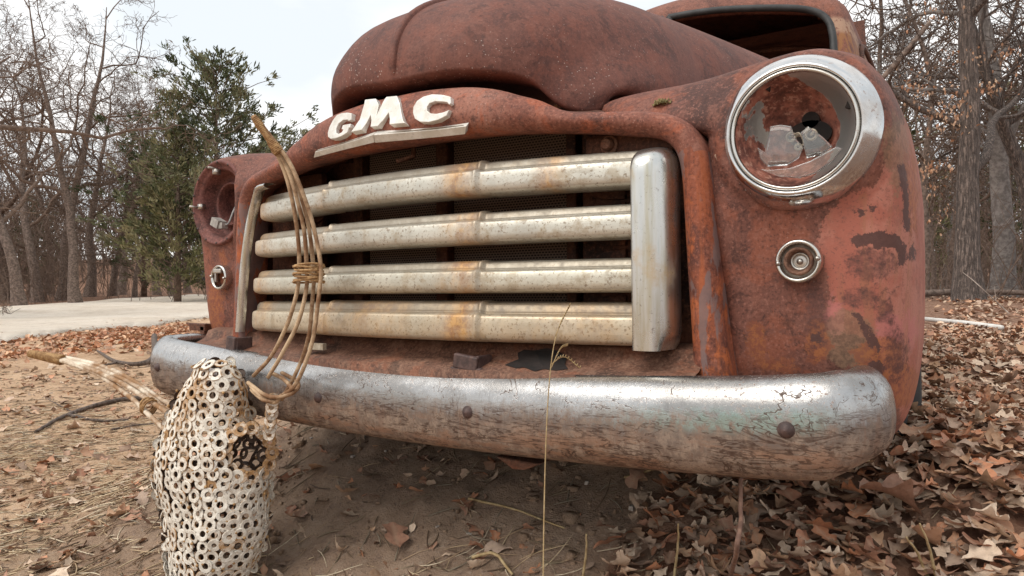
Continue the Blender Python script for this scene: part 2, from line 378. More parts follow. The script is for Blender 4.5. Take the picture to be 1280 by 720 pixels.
    rr = g.ma('ADD', g.ma('MULTIPLY_ADD', all_, .30, .19), g.ma('MULTIPLY', b, .14))
    return g.out(c0, rr, mt, g.bump(g.ma('ADD', g.ma('MULTIPLY', wv, 1.5), g.ma('ADD', g.ma('MULTIPLY', b, .7), g.ma('MULTIPLY', all_, -.5))), .25, .003))
m_bumper = bumper_mat()
def simple(name, c1, c2, sc=30, rough=.8, bump=.3, bd=.002, metal=0., sc2=150):
    g = G(name); a = g.noise(sc, 6, .65); b = g.noise(sc2, 4, .7)
    c0 = g.mix(g.step(a, .38, .64), c1, c2); c0 = g.mix(g.ma('MULTIPLY', g.step(b, .55, .7), .4), c0, tuple(x*.5 for x in c1))
    return g.out(c0, rough, metal, g.bump(g.ma('ADD', a, b), bump, bd))
m_bolt = simple('bolt_rust', (.045, .026, .024), (.10, .058, .05), 60, .6, .3)
m_badge = simple('badge_enamel', (.66, .64, .58), (.80, .79, .75), 40, .38, .12, .001, .15)
m_badge2 = simple('badge_edge', (.34, .28, .2), (.5, .45, .36), 60, .5, .2)
m_rubber = simple('black_rubber', (.022, .022, .022), (.042, .042, .042), 20, .6, .15)
m_tyre = simple('tyre_rubber', (.016, .015, .015), (.035, .032, .03), 20, .85, .3)
m_black = simple('dark_cavity', (.010, .007, .006), (.022, .014, .012), 20, .9, .2)
m_rodr = simple('rusty_rod', (.20, .095, .040), (.54, .39, .245), 17, .75, .6, .002)
m_rodw = simple('pale_rod', (.30, .16, .07), (.74, .65, .52), 17, .7, .6, .002)
m_wire = simple('binding_wire', (.26, .135, .05), (.50, .31, .14), 70, .7, .4)
def washer_mat():
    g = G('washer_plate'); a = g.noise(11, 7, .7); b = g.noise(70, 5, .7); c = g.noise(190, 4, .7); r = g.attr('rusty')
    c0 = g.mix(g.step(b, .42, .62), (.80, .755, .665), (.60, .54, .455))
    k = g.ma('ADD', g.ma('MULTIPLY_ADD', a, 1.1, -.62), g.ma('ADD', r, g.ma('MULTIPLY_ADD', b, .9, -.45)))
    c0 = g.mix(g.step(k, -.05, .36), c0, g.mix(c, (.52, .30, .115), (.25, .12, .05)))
    c0 = g.mix(g.ma('MULTIPLY', g.step(c, .57, .66), .8), c0, (.09, .055, .035)); c0 = g.mix(g.step(k, .7, 1.0), c0, (.075, .042, .026))  # last mix paints the shaded inside of the head dark brown
    return g.out(c0, .6, .05, g.bump(g.ma('ADD', b, c), .4, .002))
m_washer = washer_mat()
def radiator_mat():
    g = G('radiator_core'); v = g.map(sc=(1, 1, 1))
    w = g.wave(28, g.mix(.012, v, g.noise(3, 2, .5)), 0, 0, 'X'); z = g.n('ShaderNodeTexBrick'); g.inp(z.inputs['Vector'], g.map(rot=(R(90), 0, 0)))
    z.inputs['Scale'].default_value = 30; z.inputs['Mortar Size'].default_value = .035; z.inputs['Brick Width'].default_value = .22; z.inputs['Row Height'].default_value = .16
    z.inputs['Color1'].default_value = (.022, .016, .013, 1); z.inputs['Color2'].default_value = (.035, .025, .02, 1); z.inputs['Mortar'].default_value = (.24, .17, .13, 1)
    return g.out(z.outputs[0], .8, .2, g.bump(z.outputs[1], .5, .004))
m_rad = radiator_mat()
def glass_mat():
    g = G('old_glass'); a = g.noise(24, 6, .6)
    g.p.inputs['Transmission Weight'].default_value = .92; g.p.inputs['IOR'].default_value = 1.45
    return g.out((.92, .93, .92), g.ma('MULTIPLY_ADD', a, .35, -.13, clamp=True), 0, g.bump(g.voro(40), .25, .002))
m_glass = glass_mat()

# ------------------------------------------------------------------ ground
rng = np.random.default_rng(5)
def vnoise(x, y, sc, seed=0):
    x = np.asarray(x)*sc+seed*17.3; y = np.asarray(y)*sc+seed*9.1
    def h(i, j): 
        n = np.sin(i*127.1+j*311.7+seed*7.7)*43758.5453; return n-np.floor(n)
    i = np.floor(x); j = np.floor(y); fx = x-i; fy = y-j; fx = fx*fx*(3-2*fx); fy = fy*fy*(3-2*fy)
    return (h(i, j)*(1-fx)+h(i+1, j)*fx)*(1-fy)+(h(i, j+1)*(1-fx)+h(i+1, j+1)*fx)*fy-.5
GZ = .04
def terrain(x, y, fine=True):
    x = np.asarray(x, float); y = np.asarray(y, float)
    dx = x-CAM[0]; dy = y-CAM[1]
    d = dx*CZ[0]+dy*CZ[1]; lat = dx*CX[0]+dy*CX[1]; dd = np.maximum(d, 1.)
    px = 640+FPX*lat/dd; wr = sstep(560, 1050, px)
    bank = .28*sstep(-.30, .62, y)*sstep(-1.7, -.8, x)      # earth the truck has sunk into
    bank = bank+.085*np.exp(-(((x-.93)/.16)**2+((y-.72)/.30)**2))
    z = GZ+bank*(1-.75*sstep(5, 16, d)*(1-wr))+wr*(.14*sstep(3.5, 14, d)+.13*sstep(14, 45, d))+(1-wr)*(.66*sstep(12, 48, d))+4.6*sstep(47, 92, d)+6*sstep(95, 400, d)
    if fine:
        near = sstep(14, 5, np.hypot(dx, dy))
        z = z+near*(.030*vnoise(x, y, 2.1, 1)+.018*vnoise(x, y, 6, 2)+.010*vnoise(x, y, 17, 3))+(1-near)*.12*vnoise(x, y, .35, 4)
    return z
def gpix(x, y):                         # ground point seen at a picture position
    d = ray(x, y); t = .3; 
    for _ in range(4000):
        P = CAM+d*t
        if P[2] < terrain(P[0], P[1], False): break
        t *= 1.004
    return P
def axis(lo, hi, step, far):
    a = list(np.arange(lo, hi, step)); s = step; p = a[-1]
    while p < far: s *= 1.16; p += s; a.append(p)
    s = step; p = a[0]
    while p > -far: s *= 1.16; p -= s; a.insert(0, p)
    return np.array(a)
gx = axis(-3.2, 2.6, .022, 700); gy = axis(-1.0, 4.0, .022, 700)
XX, YY = np.meshgrid(gx, gy); ZZ = terrain(XX, YY)
nearm = sstep(6, 3.5, np.hypot(XX-CAM[0], YY-CAM[1]))
ZZ += nearm*(.016*vnoise(XX, YY, 42, 5)+.013*vnoise(XX, YY, 26, 8)+.016*np.maximum(0, vnoise(XX, YY, 11, 6)))
V = np.stack([XX, YY, ZZ], -1).reshape(-1, 3)
ny, nx = XX.shape
I = (np.arange(ny-1)[:, None]*nx+np.arange(nx-1)[None]).ravel()
PX = pr(V); dep = (V-CAM)@CZ
inf = dep > .5
pxx = np.where(inf, PX[:, 0], 2000*np.sign((V-CAM)@CX)); pyy = np.where(inf, PX[:, 1], 900)
def litter_density(px, py, dist, x, y):
    """0..1 how thick the leaves lie"""
    edge = 840-(py-600)*.75
    rgt = sstep(edge-70, edge+70, px)
    wood = sstep(16, 24, dist)
    return np.maximum(rgt, wood)
lit = litter_density(pxx, pyy, np.hypot(V[:, 0]-CAM[0], V[:, 1]-CAM[1]), V[:, 0], V[:, 1])
def ground_mat():
    g = G('soil'); l = g.attr('litter'); us = g.attr('shade_soil')
    a = g.noise(1.6, 8, .65); b = g.noise(14, 8, .7); c = g.noise(75, 6, .75); d = g.noise(260, 3, .7)
    soil = g.mix(g.step(a, .36, .62), (.43, .272, .162), (.58, .392, .25))
    soil = g.mix(g.ma('MULTIPLY', g.step(b, .46, .64), .5), soil, (.62, .46, .32))
    soil = g.mix(g.ma('MULTIPLY', g.step(b, .46, .34), .75), soil, (.23, .138, .092))
    soil = g.mix(g.ma('MULTIPLY', g.step(c, .54, .66), .55), soil, (.60, .49, .395))
    soil = g.mix(g.ma('MULTIPLY', g.step(c, .46, .34), .7), soil, (.12, .08, .062))
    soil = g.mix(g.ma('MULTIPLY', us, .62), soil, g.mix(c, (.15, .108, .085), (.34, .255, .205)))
    lf = g.voro(34, g.mix(.05, g.o, g.noise(9, 4)), 'F1', 1)
    leafc = g.ramp(g.ma('MULTIPLY_ADD', b, .6, g.ma('MULTIPLY', g.xyz(lf)[0], .55)), [(.2, (.07, .038, .026)), (.45, (.17, .085, .055)), (.62, (.26, .145, .095)), (.85, (.36, .24, .17))])
    c0 = g.mix(g.step(g.ma('ADD', l, g.ma('MULTIPLY', g.ma('SUBTRACT', b, .5), .5)), .35, .6), soil, leafc)
    h = g.ma('ADD', g.ma('ADD', g.ma('MULTIPLY', b, 1.2), c), g.ma('MULTIPLY', d, .5))
    return g.out(c0, .95, 0, g.bump(h, .9, .010), Specular_IOR_Level=.15)
# shade painted into the earth colour under the nose of the truck
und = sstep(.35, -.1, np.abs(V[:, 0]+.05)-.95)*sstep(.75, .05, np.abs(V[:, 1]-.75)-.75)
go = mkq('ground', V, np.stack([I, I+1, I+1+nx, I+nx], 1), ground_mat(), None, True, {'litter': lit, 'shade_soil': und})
tag(go, 'bare sandy earth strewn with dead leaves under and around the truck', 'ground', kind='structure')

def road_mat():
    g = G('pale_gravel'); a = g.noise(.5, 6, .6); b = g.noise(4, 9, .8); c = g.noise(14, 8, .85)
    c0 = g.mix(g.step(a, .38, .62), (.80, .69, .565), (.88, .785, .67)); c0 = g.mix(g.ma('MULTIPLY', g.step(b, .48, .33), .6), c0, (.42, .35, .29))
    c0 = g.mix(g.ma('MULTIPLY', g.step(c, .5, .66), .5), c0, (.78, .74, .66)); c0 = g.mix(g.ma('MULTIPLY', g.step(c, .48, .36), .6), c0, (.44, .36, .29))
    c0 = g.mix(g.ma('MULTIPLY', g.step(g.noise(1.3, 7, .7), .52, .62), .35), c0, (.56, .45, .35))
    return g.out(c0, .95, 0, g.bump(g.ma('ADD', b, c), 1., .05))
ne = [gpix(x, y) for x, y in ((-260, 490), (-120, 450), (0, 429), (60, 422), (130, 414), (200, 406), (265, 398), (330, 392))]
fe = [gpix(x, y) for x, y in ((-260, 408), (-120, 396), (0, 386), (60, 382), (130, 377), (200, 372), (265, 368.5), (330, 366))]
ne = catmull(np.array(ne), 90); fe = catmull(np.array(fe), 90)
S = []
for i, (p, q) in enumerate(zip(ne, fe)):
    row = []
    for k in range(14):
        t = (k-1)/12 if k else -.004
        t += .03*vnoise(i*.5, 1, 1, 1)*(1-max(t, 0))
        P = p+(q-p)*t; row.append([P[0], P[1], float(terrain(P[0], P[1]))+(.03+.03*sstep(0, .12, t) if k else -.5)])
    S.append(row)
ro = loft('road', S, road_mat(), None, flip=True); tag(ro, 'pale gravel road crossing behind the truck on the left', 'road', kind='structure')

# ================================================================== THE TRUCK
truck = thing('rusty_truck', (0, 1.3, GZ), 'rusted old pickup truck seen from the front with chrome bumper and one empty headlight', 'truck')
# ---- fenders
OUT = [(.34, 1.055), (.42, 1.080), (.52, 1.091), (.62, 1.098), (.70, 1.103), (.77, 1.100), (.825, 1.078), (.855, 1.035), (.875, .980), (.887, .912), (.893, .847), (.894, .748), (.892, .648),
       (.888, .577), (.878, .515), (.862, .455), (.81, .43), (.72, .42), (.61, .42), (.605, .6), (.60, .8), (.598, .985), (.34, 1.02)]
HC = np.array([.745, .95])
LC = np.array([.737, .946])             # the near lamp hangs a little inwards
def fender_R(K):
    P = np.array(OUT+OUT[:1])-HC; Q = []
    for a, b in zip(P[:-1], P[1:]):
        for t in np.linspace(0, 1, 40, endpoint=False): Q.append(a+(b-a)*t)
    Q = np.array(Q); th = np.arctan2(Q[:, 1], Q[:, 0]) % (2*math.pi); r = np.hypot(*Q.T); o = np.argsort(th)
    T = np.arange(K)*2*math.pi/K; rr = np.interp(T, np.r_[th[o]-2*math.pi, th[o], th[o]+2*math.pi], np.r_[r[o], r[o], r[o]])
    k = np.array([1, 2, 3, 2, 1.]); k /= k.sum()
    for _ in range(2): rr = sum(np.roll(rr, i-2)*w for i, w in enumerate(k))
    return T, rr
K = 220
TH, RR = fender_R(K)
def seg_d(p, a, b):
    ab = b-a; t = np.clip(((p-a)@ab)/(ab@ab), 0, 1); return np.linalg.norm(p-(a+t[:, None]*ab), axis=1)
def sdist(p, poly):                    # + inside
    P = np.array(poly, float); d = np.min([seg_d(p, P[i], P[(i+1) % len(P)]) for i in range(len(P))], 0); ins = np.zeros(len(p), bool)
    for i in range(len(P)):
        a, b = P[i], P[(i+1) % len(P)]
        c = ((a[1] > p[:, 1]) != (b[1] > p[:, 1])) & (p[:, 0] < (b[0]-a[0])*(p[:, 1]-a[1])/(b[1]-a[1]+1e-9)+a[0]); ins ^= c
    return np.where(ins, d, -d)
def ell(p, cx, cy, rx, ry): return (1-np.hypot((p[:, 0]-cx)/rx, (p[:, 1]-cy)/ry))*min(rx, ry)
def make_fender(s):
    rings = []; NR = 34
    ct = np.cos(TH); st = np.sin(TH)
    outer = sstep(-.75, -.2, ct)*1.0                          # 0 towards the grille post
    low = sstep(-.3, -.9, st)
    D = .03+.20*np.maximum(outer, sstep(.15, .6, st)); D = np.where(st < -.5, D*.9, D)
    n = 2.5+.5*sstep(.2, -.6, st)
    R0 = .106
    for i in range(NR):
        ph = i/(NR-1)*math.pi/2
        gq = math.sin(ph)**(2/n); vv = D*(1-np.maximum(math.cos(ph), 1e-6)**(2/n))
        rho = R0+(RR-R0)*gq
        u = HC[0]+rho*ct; z = HC[1]+rho*st
        v = .014+vv-.030*sstep(.70, .62, u)*sstep(1.06, .98, z)
        bead = sstep(R0+.035, R0+.012, rho); v = v-.012*bead
        rings.append(np.stack([s*u, v, z], 1))
    last = rings[-1]
    for v in (.27, .32, .40, .48, .541, .55, .57, .60, .64, .69, .74, .80, .86, .92, .98, 1.04, 1.10, 1.16, 1.22, 1.27, 1.32, 1.36, 1.39, 1.41, 1.419, 1.5):
        r = last.copy(); r[:, 1] = np.maximum(last[:, 1], v); k = sstep(.2, .9, v)
        za = .38+math.sqrt(max(0, .44**2-(v-.98)**2)) if abs(v-.98) < .44 else .38
        if v > .28: r[:, 2] = np.maximum(r[:, 2], za)
        r[:, 2] += .02*k*sstep(.95, 1.08, r[:, 2]); r[:, 0] -= s*(.026*sstep(.28, .55, v)+.07*sstep(.6, 1.4, v))*sstep(.7, .9, np.abs(r[:, 0]))
        rings.append(r)
    S = np.array(rings); Vv = S.reshape(-1, 3)
    F = []
    for f in gridfaces(len(S), K, True, s > 0):
        q = Vv[list(f)]; c = q.mean(0)
        if c[1] > .24 and (abs(c[0]) < .5 and c[2] < 1.0): continue
        if c[1] > .28 and np.ptp(q[:, 2]) < .06 and c[2] < .84 and abs(c[0]) < .83: continue
        F.append(f)
    at_ = {k: np.full(len(Vv), -60.) for k in ('paint', 'pink', 'green', 'orange', 'smudge', 'blot')}
    p = pr(Vv)
    if s > 0:
        ok = Vv[:, 1] < .6
        at_['paint'] = sdist(p, [(1052, 250), (1027, 274), (1024, 310), (1031, 345), (1040, 370), (1036, 402), (1060, 415), (1085, 425), (1100, 445), (1112, 480), (1140, 560), (1260, 480), (1260, 60), (1160, 120), (1130, 150), (1110, 195), (1090, 230)])
        at_['pink'] = np.max([ell(p, 1043, 393, 11, 26), ell(p, 1112, 412, 20, 18), ell(p, 1139, 410, 7, 22)], 0)
        at_['green'] = np.max([ell(p, 1062, 425, 34, 38), ell(p, 1122, 190, 18, 45)], 0)
        at_['orange'] = np.max([ell(p, 1022, 428, 15, 24), ell(p, 1098, 445, 34, 22), ell(p, 1140, 240, 9, 60), ell(p, 1120, 480, 30, 30), ell(p, 945, 425, 14, 26), ell(p, 975, 455, 22, 10), ell(p, 1014, 283, 10, 8)], 0)
        at_['smudge'] = np.max([ell(p, 1078, 372, 30, 13), ell(p, 1088, 330, 36, 20), ell(p, 1020, 395, 14, 40), ell(p, 1122, 445, 14, 30), ell(p, 1105, 390, 10, 14)], 0)
        at_['blot'] = np.max([sdist(p, [(1062, 302), (1075, 292), (1100, 287), (1125, 295), (1134, 312), (1131, 334), (1123, 331), (1120, 312), (1102, 308), (1098, 316), (1088, 304), (1070, 312)]),
                              sdist(p, [(1064, 390), (1075, 388), (1090, 412), (1103, 440), (1098, 447), (1086, 432), (1076, 410)]),
                              sdist(p, [(1121, 206), (1129, 206), (1137, 240), (1137, 292), (1131, 290), (1129, 245)]),
                              ell(p, 1075, 267, 7, 5), ell(p, 1091, 261, 6, 5), ell(p, 1140, 316, 5, 10), ell(p, 1093, 462, 12, 12), ell(p, 1020, 422, 8, 9)], 0)
        for k in at_: at_[k] = np.where(ok, np.clip(at_[k], -60, 60), -60.)
        at_['paint'] = np.where(Vv[:, 1] >= .6, 10., at_['paint'])
    else:
        at_['orange'] = np.max([ell(p, 268, 385, 10, 40), ell(p, 280, 340, 5, 30)], 0)
        at_['orange'] = np.clip(at_['orange'], -60, 60)
    return mk('fender', Vv, F, m_fender, truck, True, at_)
fr = make_fender(1); fr['label'] = 'fender with a large salmon patch and dark rust blotches'
fl = make_fender(-1)
# ---- front frame (grille surround with the raised name panel)
ST = [(.0, .996, 0, 1.100), (.06, .996, .06, 1.100), (.12, .995, .12, 1.096), (.18, .994, .18, 1.089), (.235, .992, .235, 1.076), (.28, .989, .285, 1.057), (.315, .986, .325, 1.042), (.35, .983, .362, 1.022), (.385, .979, .40, 1.0125),
      (.43, .974, .445, 1.009), (.48, .966, .495, 1.005), (.515, .960, .54, .997), (.540, .950, .575, .979), (.556, .930, .597, .948), (.564, .895, .609, .905), (.568, .83, .615, .83), (.572, .745, .621, .745), (.577, .65, .630, .65), (.581, .567, .640, .567), (.585, .47, .648, .47)]
half = np.array(ST)
A = catmull(half, 70)
full_ = np.vstack([A[::-1]*np.array([-1, 1, -1, 1]), A[1:]])
def vedge(u): return -.105+.155*u*u
secs = []
for iu, iz, ou, oz in full_:
    wid = math.hypot(ou-iu, oz-iz); mu = (iu+ou)/2; mz = (iz+oz)/2
    hgt = .030+.030*sstep(.05, .11, wid); ve = float(vedge(mu))+.020*float(sstep(.30, .56, abs(mu))); sec = []
    nn = 2.0+.5*sstep(.05, .1, wid)
    back = .10
    sec.append([ou+(ou-mu)*.0, ve+back, oz-.012*sstep(.05, .1, wid)])
    for k in range(23):
        ph = math.pi*k/22; c = math.copysign(abs(math.cos(ph))**(2/nn), math.cos(ph)); s_ = abs(math.sin(ph))**(2/nn)
        tilt = .022*sstep(.05, .11, wid)*(c+1)/2                  # the name panel leans back at its top
        sec.append([mu+(ou-mu)*c, ve+.012-hgt*s_+tilt, mz+(oz-mz)*c])
    sec.append([iu, ve+.045, iz+(.004 if wid > .02 else 0)]); sec.append([iu*1.01, ve+.06, iz+.012])
    secs.append(sec)
frame = loft('grille_surround', secs, m_nose, truck)
def surround_attr(): pass
bv = BVHTree.FromPolygons([v.co[:] for v in frame.data.vertices], [p.vertices[:] for p in frame.data.polygons])
def hit(x, y):
    d = Vector(ray(x, y)).normalized(); h = bv.ray_cast(Vector(CAM), d)
    return np.array(h[0]) if h[0] is not None else at(x, y, -.13)
frame.data.materials.append(m_post)
for p in frame.data.polygons:
    c = p.center
    if c[2] < .93 and abs(c[0]) > .5: p.material_index = 1
# ---- badge
def bx(pts): return [(380+a*.1875, 90+b*.1875) for a, b in pts]
GL = bx([(345, 287), (318, 283), (285, 287), (250, 300), (218, 332), (192, 375), (180, 415), (187, 444), (210, 458), (245, 455), (285, 440), (318, 416), (322, 384), (332, 380), (336, 355), (280, 364), (272, 392), (286, 394), (278, 412), (256, 424), (238, 416), (236, 390), (252, 355), (285, 331), (315, 329), (320, 338), (340, 330)])
ML = bx([(345, 418), (385, 330), (425, 228), (447, 206), (510, 197), (513, 232), (496, 305), (553, 205), (580, 185), (645, 177), (652, 225), (668, 295), (688, 340), (712, 362), (600, 368), (592, 330), (578, 285), (545, 340), (520, 379), (470, 383), (465, 335), (456, 300), (435, 355), (415, 404)])
CL = bx([(1000, 181), (985, 176), (940, 167), (880, 165), (820, 180), (775, 206), (748, 245), (744, 285), (760, 324), (800, 347), (860, 350), (920, 335), (972, 306), (988, 264), (948, 281), (900, 291), (860, 288), (838, 270), (836, 246), (855, 222), (890, 209), (940, 211), (975, 216), (985, 232), (998, 222)])
badge = MB()
def extrude_px(poly, th, mb, base=.0, flat=True):
    P = np.array([hit(x, y) for x, y in poly]); d = np.array([-.1, -1, -.1]); d /= np.linalg.norm(d)
    if flat:
        c = P.mean(0); A_ = np.c_[P[:, 0]-c[0], P[:, 2]-c[2], np.ones(len(P))]; k = np.linalg.lstsq(A_, P[:, 1], rcond=None)[0]
        P[:, 1] = A_@k; d = np.array([k[0], -1, k[1]]); d /= np.linalg.norm(d); base += .003
    mb.prism(P+d*(base+th), -d*(th+.007))
b = MB(); extrude_px(GL, .0075, b); o1 = b.obj('letter_g', m_badge, truck, False)
b = MB(); extrude_px(ML, .0075, b); o2 = b.obj('letter_m', m_badge, truck, False)
b = MB(); extrude_px(CL, .0075, b); o3 = b.obj('letter_c', m_badge, truck, False)
b = MB(); extrude_px(bx([(90, 556), (93, 516), (292, 455), (488, 400), (490, 452), (290, 500)]), .008, b); extrude_px(bx([(489, 400), (700, 379), (900, 360), (1100, 338), (1094, 396), (900, 415), (700, 433), (491, 452)]), .008, b)
for k, (f0, f1) in enumerate(((.28, .36), (.62, .70))):
    l0 = [(104, 524), (488, 405)]; l1 = [(104, 548), (488, 448)]
    def lp(a, c, t): return tuple(np.array(a)+(np.array(c)-np.array(a))*t)
o4 = b.obj('badge_bar', m_badge, truck, False)
b = MB()
for f in (.25, .70):
    for (a0, a1, c0, c1) in (((104, 520), (104, 548), (486, 406), (486, 447)), ((492, 406), (492, 447), (1086, 346), (1082, 388))):
        q0 = np.array(a0)+(np.array(a1)-np.array(a0))*f; q1 = np.array(c0)+(np.array(c1)-np.array(c0))*f
        P = [tuple(q0+(q1-q0)*t) for t in np.linspace(0, 1, 8)]; w = np.array([0, 2.6])
        for i in range(7): extrude_px(bx([P[i], P[i+1], tuple(np.array(P[i+1])+w), tuple(np.array(P[i])+w)]), .0006, b, .0093, False)
b.obj('badge_groove', m_badge2, o4, False)
for o in (o1, o2, o3, o4): autosm(bevel(o, .0011, 2, 50))
for nm, px_ in (('badge_foot', (430, 175)),): pass
# ---- hood
EL = [(497, 97, -.105), (530, 90, -.103), (570, 84, -.092), (620, 86, -.065), (650, 92, -.04), (670, 102, -.018), (690, 120, .005), (710, 131, .02), (735, 136, .04)]
E = [at(x, y, v) for x, y, v in EL]; E[0][0] = 0
E = catmull(np.array(E), 60)
E = np.vstack([E, catmull(np.array([E[-1], at(751, 133, .065), at(759, 125, .10)]), 8)[1:]])
nE = len(E); sE = np.r_[0, np.cumsum(np.linalg.norm(np.diff(E, axis=0), axis=1))]; sE /= sE[-1]
def arch(t, a, ztop, zb, n1=2.5, n2=2.3):
    ph = t*math.pi/2
    return np.array([a*math.sin(ph)**(2/n1), 0, zb+(ztop-zb)*max(math.cos(ph), 0)**(2/n2)])
hs = []
TT = np.r_[np.linspace(0, 1, 26)]
for i in range(nE):
    t = sE[i]; e = E[i]; a = arch(t, .465, 1.425, 1.10, 2.8, 2.2); a[1] = .42
    m0 = np.array([e[0]*.10, -.004-.035*(1-t), .26*(1-t)**.7+.05]); m0 *= 1.8
    m1 = np.array([.0, .80*(1-.25*t), .10])
    row = []
    r_in = e+np.array([0, .05, -.012]); row.append(r_in); row.append(e+np.array([0, .012, -.006])); row.append(e+np.array([0, .001, -.003]))
    for q in TT:
        h00 = 2*q**3-3*q*q+1; h10 = q**3-2*q*q+q; h01 = -2*q**3+3*q*q; h11 = q**3-q*q
        row.append(h00*e+h10*m0+h01*a+h11*m1)
    for k in range(1, 14):
        q = k/13; b_ = arch(t, .465+.16*q**.8, 1.425+.07*q, 1.10+.08*q, 2.8+.3*q, 2.2+.2*q); b_[1] = .42+.86*q; row.append(b_)
    hs.append(row)
hs = np.array(hs)
# a slight dent along the right side of the crown
full_h = np.concatenate([hs[::-1]*np.array([-1, 1, 1]), hs[1:]])
lf = sstep(.0, -.22, full_h[..., 0])*sstep(.16, -.04, full_h[..., 1]); full_h[..., 2] += .020*lf; full_h[..., 0] += .010*lf
dn = np.exp(-(((full_h[..., 0]-.10)/.035)**2+((full_h[..., 1]-.20)/.11)**2)); full_h[..., 2] -= .010*dn
hood = loft('hood', full_h, m_hood, truck)
sol = hood.modifiers.new('s', 'SOLIDIFY'); sol.thickness = .004; sol.offset = -1
# centre strip
c = hs[0][3:]; T = np.gradient(c, axis=0); T /= np.linalg.norm(T, axis=1, keepdims=True)
Nn = np.stack([0*T[:, 0], -T[:, 2], T[:, 1]], 1)
rows = []
for i, (p, nn_) in enumerate(zip(c, Nn)):
    k = i/(len(c)-1); w = .0085+.004*k; hgt = .013*min(1, (i+.6)/1.5)
    w *= min(1, (i+.5)/1.2)
    rows.append([p+np.array([dx*w, 0, 0])+nn_*(hgt*q-.003) for dx, q in ((-1.1, 0), (-1., .8), (-.7, 1.05), (.0, 1.15), (.7, 1.05), (1., .8), (1.1, 0))])
loft('hood_strip', rows, m_hood, hood)
# dark inner ledge below the hood lip
secs = []
for x in np.linspace(-.56, .56, 40):
    zz = 1.078-.25*max(0, abs(x)-.12)**1.3; secs.append([[x, -.035+.15*x*x, max(zz-.06, 1.0)], [x, -.02+.15*x*x, zz-.012], [x, .05, zz+.01], [x, .20, zz+.03], [x, .40, zz+.04]])
loft('hood_ledge', secs, m_dark, truck)
# ---- grille backing and radiator
b = MB(); b.add([[-.62, .10, .45], [.62, .10, .45], [.62, .10, 1.03], [-.62, .10, 1.03]], [(0, 1, 2, 3)])
b.obj('radiator_support', m_dark, truck, False)
for u0, u1 in ((-.235, -.02), (.02, .30)):
    rad = MB(); rad.box(((u0+u1)/2, .075, .78), (u1-u0, .03, .5)); rad.obj('radiator_core', m_rad, truck, False)
for u, w in ((-.255, .03), (0, .032), (.32, .022), (.36, .03)):
    b = MB(); b.box((u, .055, .78), (w, .03, .52)); bevel(b.obj('radiator_strut', m_under, truck, False), .004)
for s in (-1, 1):
    b = MB(); b.box((s*.47, .045, .79), (.19, .02, .42)); bevel(b.obj('side_baffle', m_under, truck, False), .004)
    for zc in (.955, .87, .785, .70):                              # scalloped ends of the bar carriers
        b = MB(); P = [(s*(.42-.075*math.cos(t)*(1 if math.cos(t) > 0 else 0)), .025, zc-.045+.04*math.sin(t)) for t in np.linspace(-1.57, 1.57, 12)]+[(s*.44, .025, zc-.005), (s*.44, .025, zc-.085)]
        b.prism(P if s > 0 else P[::-1], (0, .010, 0)); bevel(b.obj('bar_carrier', m_under, truck, False), .003)
b = MB(); b.box((.46, -.0, .962), (.17, .012, .045)); bevel(b.obj('grille_mount', m_under, truck, False), .006)
b = MB(); b.lathe((.425, -.012, .963), [(.0, -.012), (.009, -.012), (.012, -.006), (.012, .0), (.017, .001), (.018, .004)], 10); b.obj('mount_bolt', m_apron, truck, False)
p_ = at(513, 197, -.02); b = MB(); b.tube([p_+np.array([.012, 0, .05]), p_+np.array([.012, -.005, .0]), p_+np.array([-.012, -.03, -.012])], .006, 5); b.obj('hood_hook', m_apron, truck)
# ---- grille bars
Z0 = [(.876, .941), (.791, .852), (.700, .760), (.609, .684)]
def vbar(u): return -.100+.20*u*u
def bar_profile(h):                   # (forward, up) from the top back edge to the bottom back edge
    return np.array([(.045, .96), (.022, .995), (.008, .99), (-.003, .96), (-.0070, .91), (-.0098, .775), (-.0104, .748), (-.0096, .728), (-.0112, .714), (-.0215, .672), (-.0245, .645), (-.0258, .60), (-.0268, .45), (-.0270, .28), (-.0262, .15), (-.0225, .075), (-.012, .02), (.010, .0), (.04, .03)])*np.array([1, h])
grille = []
for k, (zl, zh) in enumerate(Z0):
    secs = []; h = zh-zl; P0 = bar_profile(h)
    us = np.unique(np.r_[np.linspace(-.535, .505, 100), np.linspace(.19, .22, 13), np.linspace(-.22, -.19, 13), np.linspace(-.535, -.49, 16)])
    tip = (-.508, -.536, -.546, -.554)[k]; us = np.where(us < -.22, -.22+(us+.22)*(tip+.22)/(-.535+.22), us)
    for u in us:
        inn = sstep(.212, .200, abs(u)); bead = math.exp(-((abs(u)-.203)/.0045)**2)
        e = 1-min(1, max(0, (u-tip)/.05)) if u < 0 else 0
        e2 = math.sqrt(max(0, 1-e*e))
        e2 = max(e2, .25)
        fwd = P0[:, 0].copy(); fwd -= .0055*inn+.004*bead
        zz = P0[:, 1]*(1+.035*inn+.02*bead)
        zz = h*.42+(zz-h*.42)*(.35+.65*e2)
        fw = .02+(fwd-.02)*e2
        dz = (.012*((abs(u)/.52)**2) if k == 3 else .0)*-1
        secs.append(np.stack([np.full(len(P0), u), vbar(u)+fw+.012, zl+zz+(.006*(1-(u/.53)**2) if k == 0 else 0)], 1))
    grille.append(loft('grille_bar', secs, m_bars[k], truck, flip=True, attrs={'ledge': np.tile((np.arange(len(P0)) < 8.5).astype(float), len(secs))}))
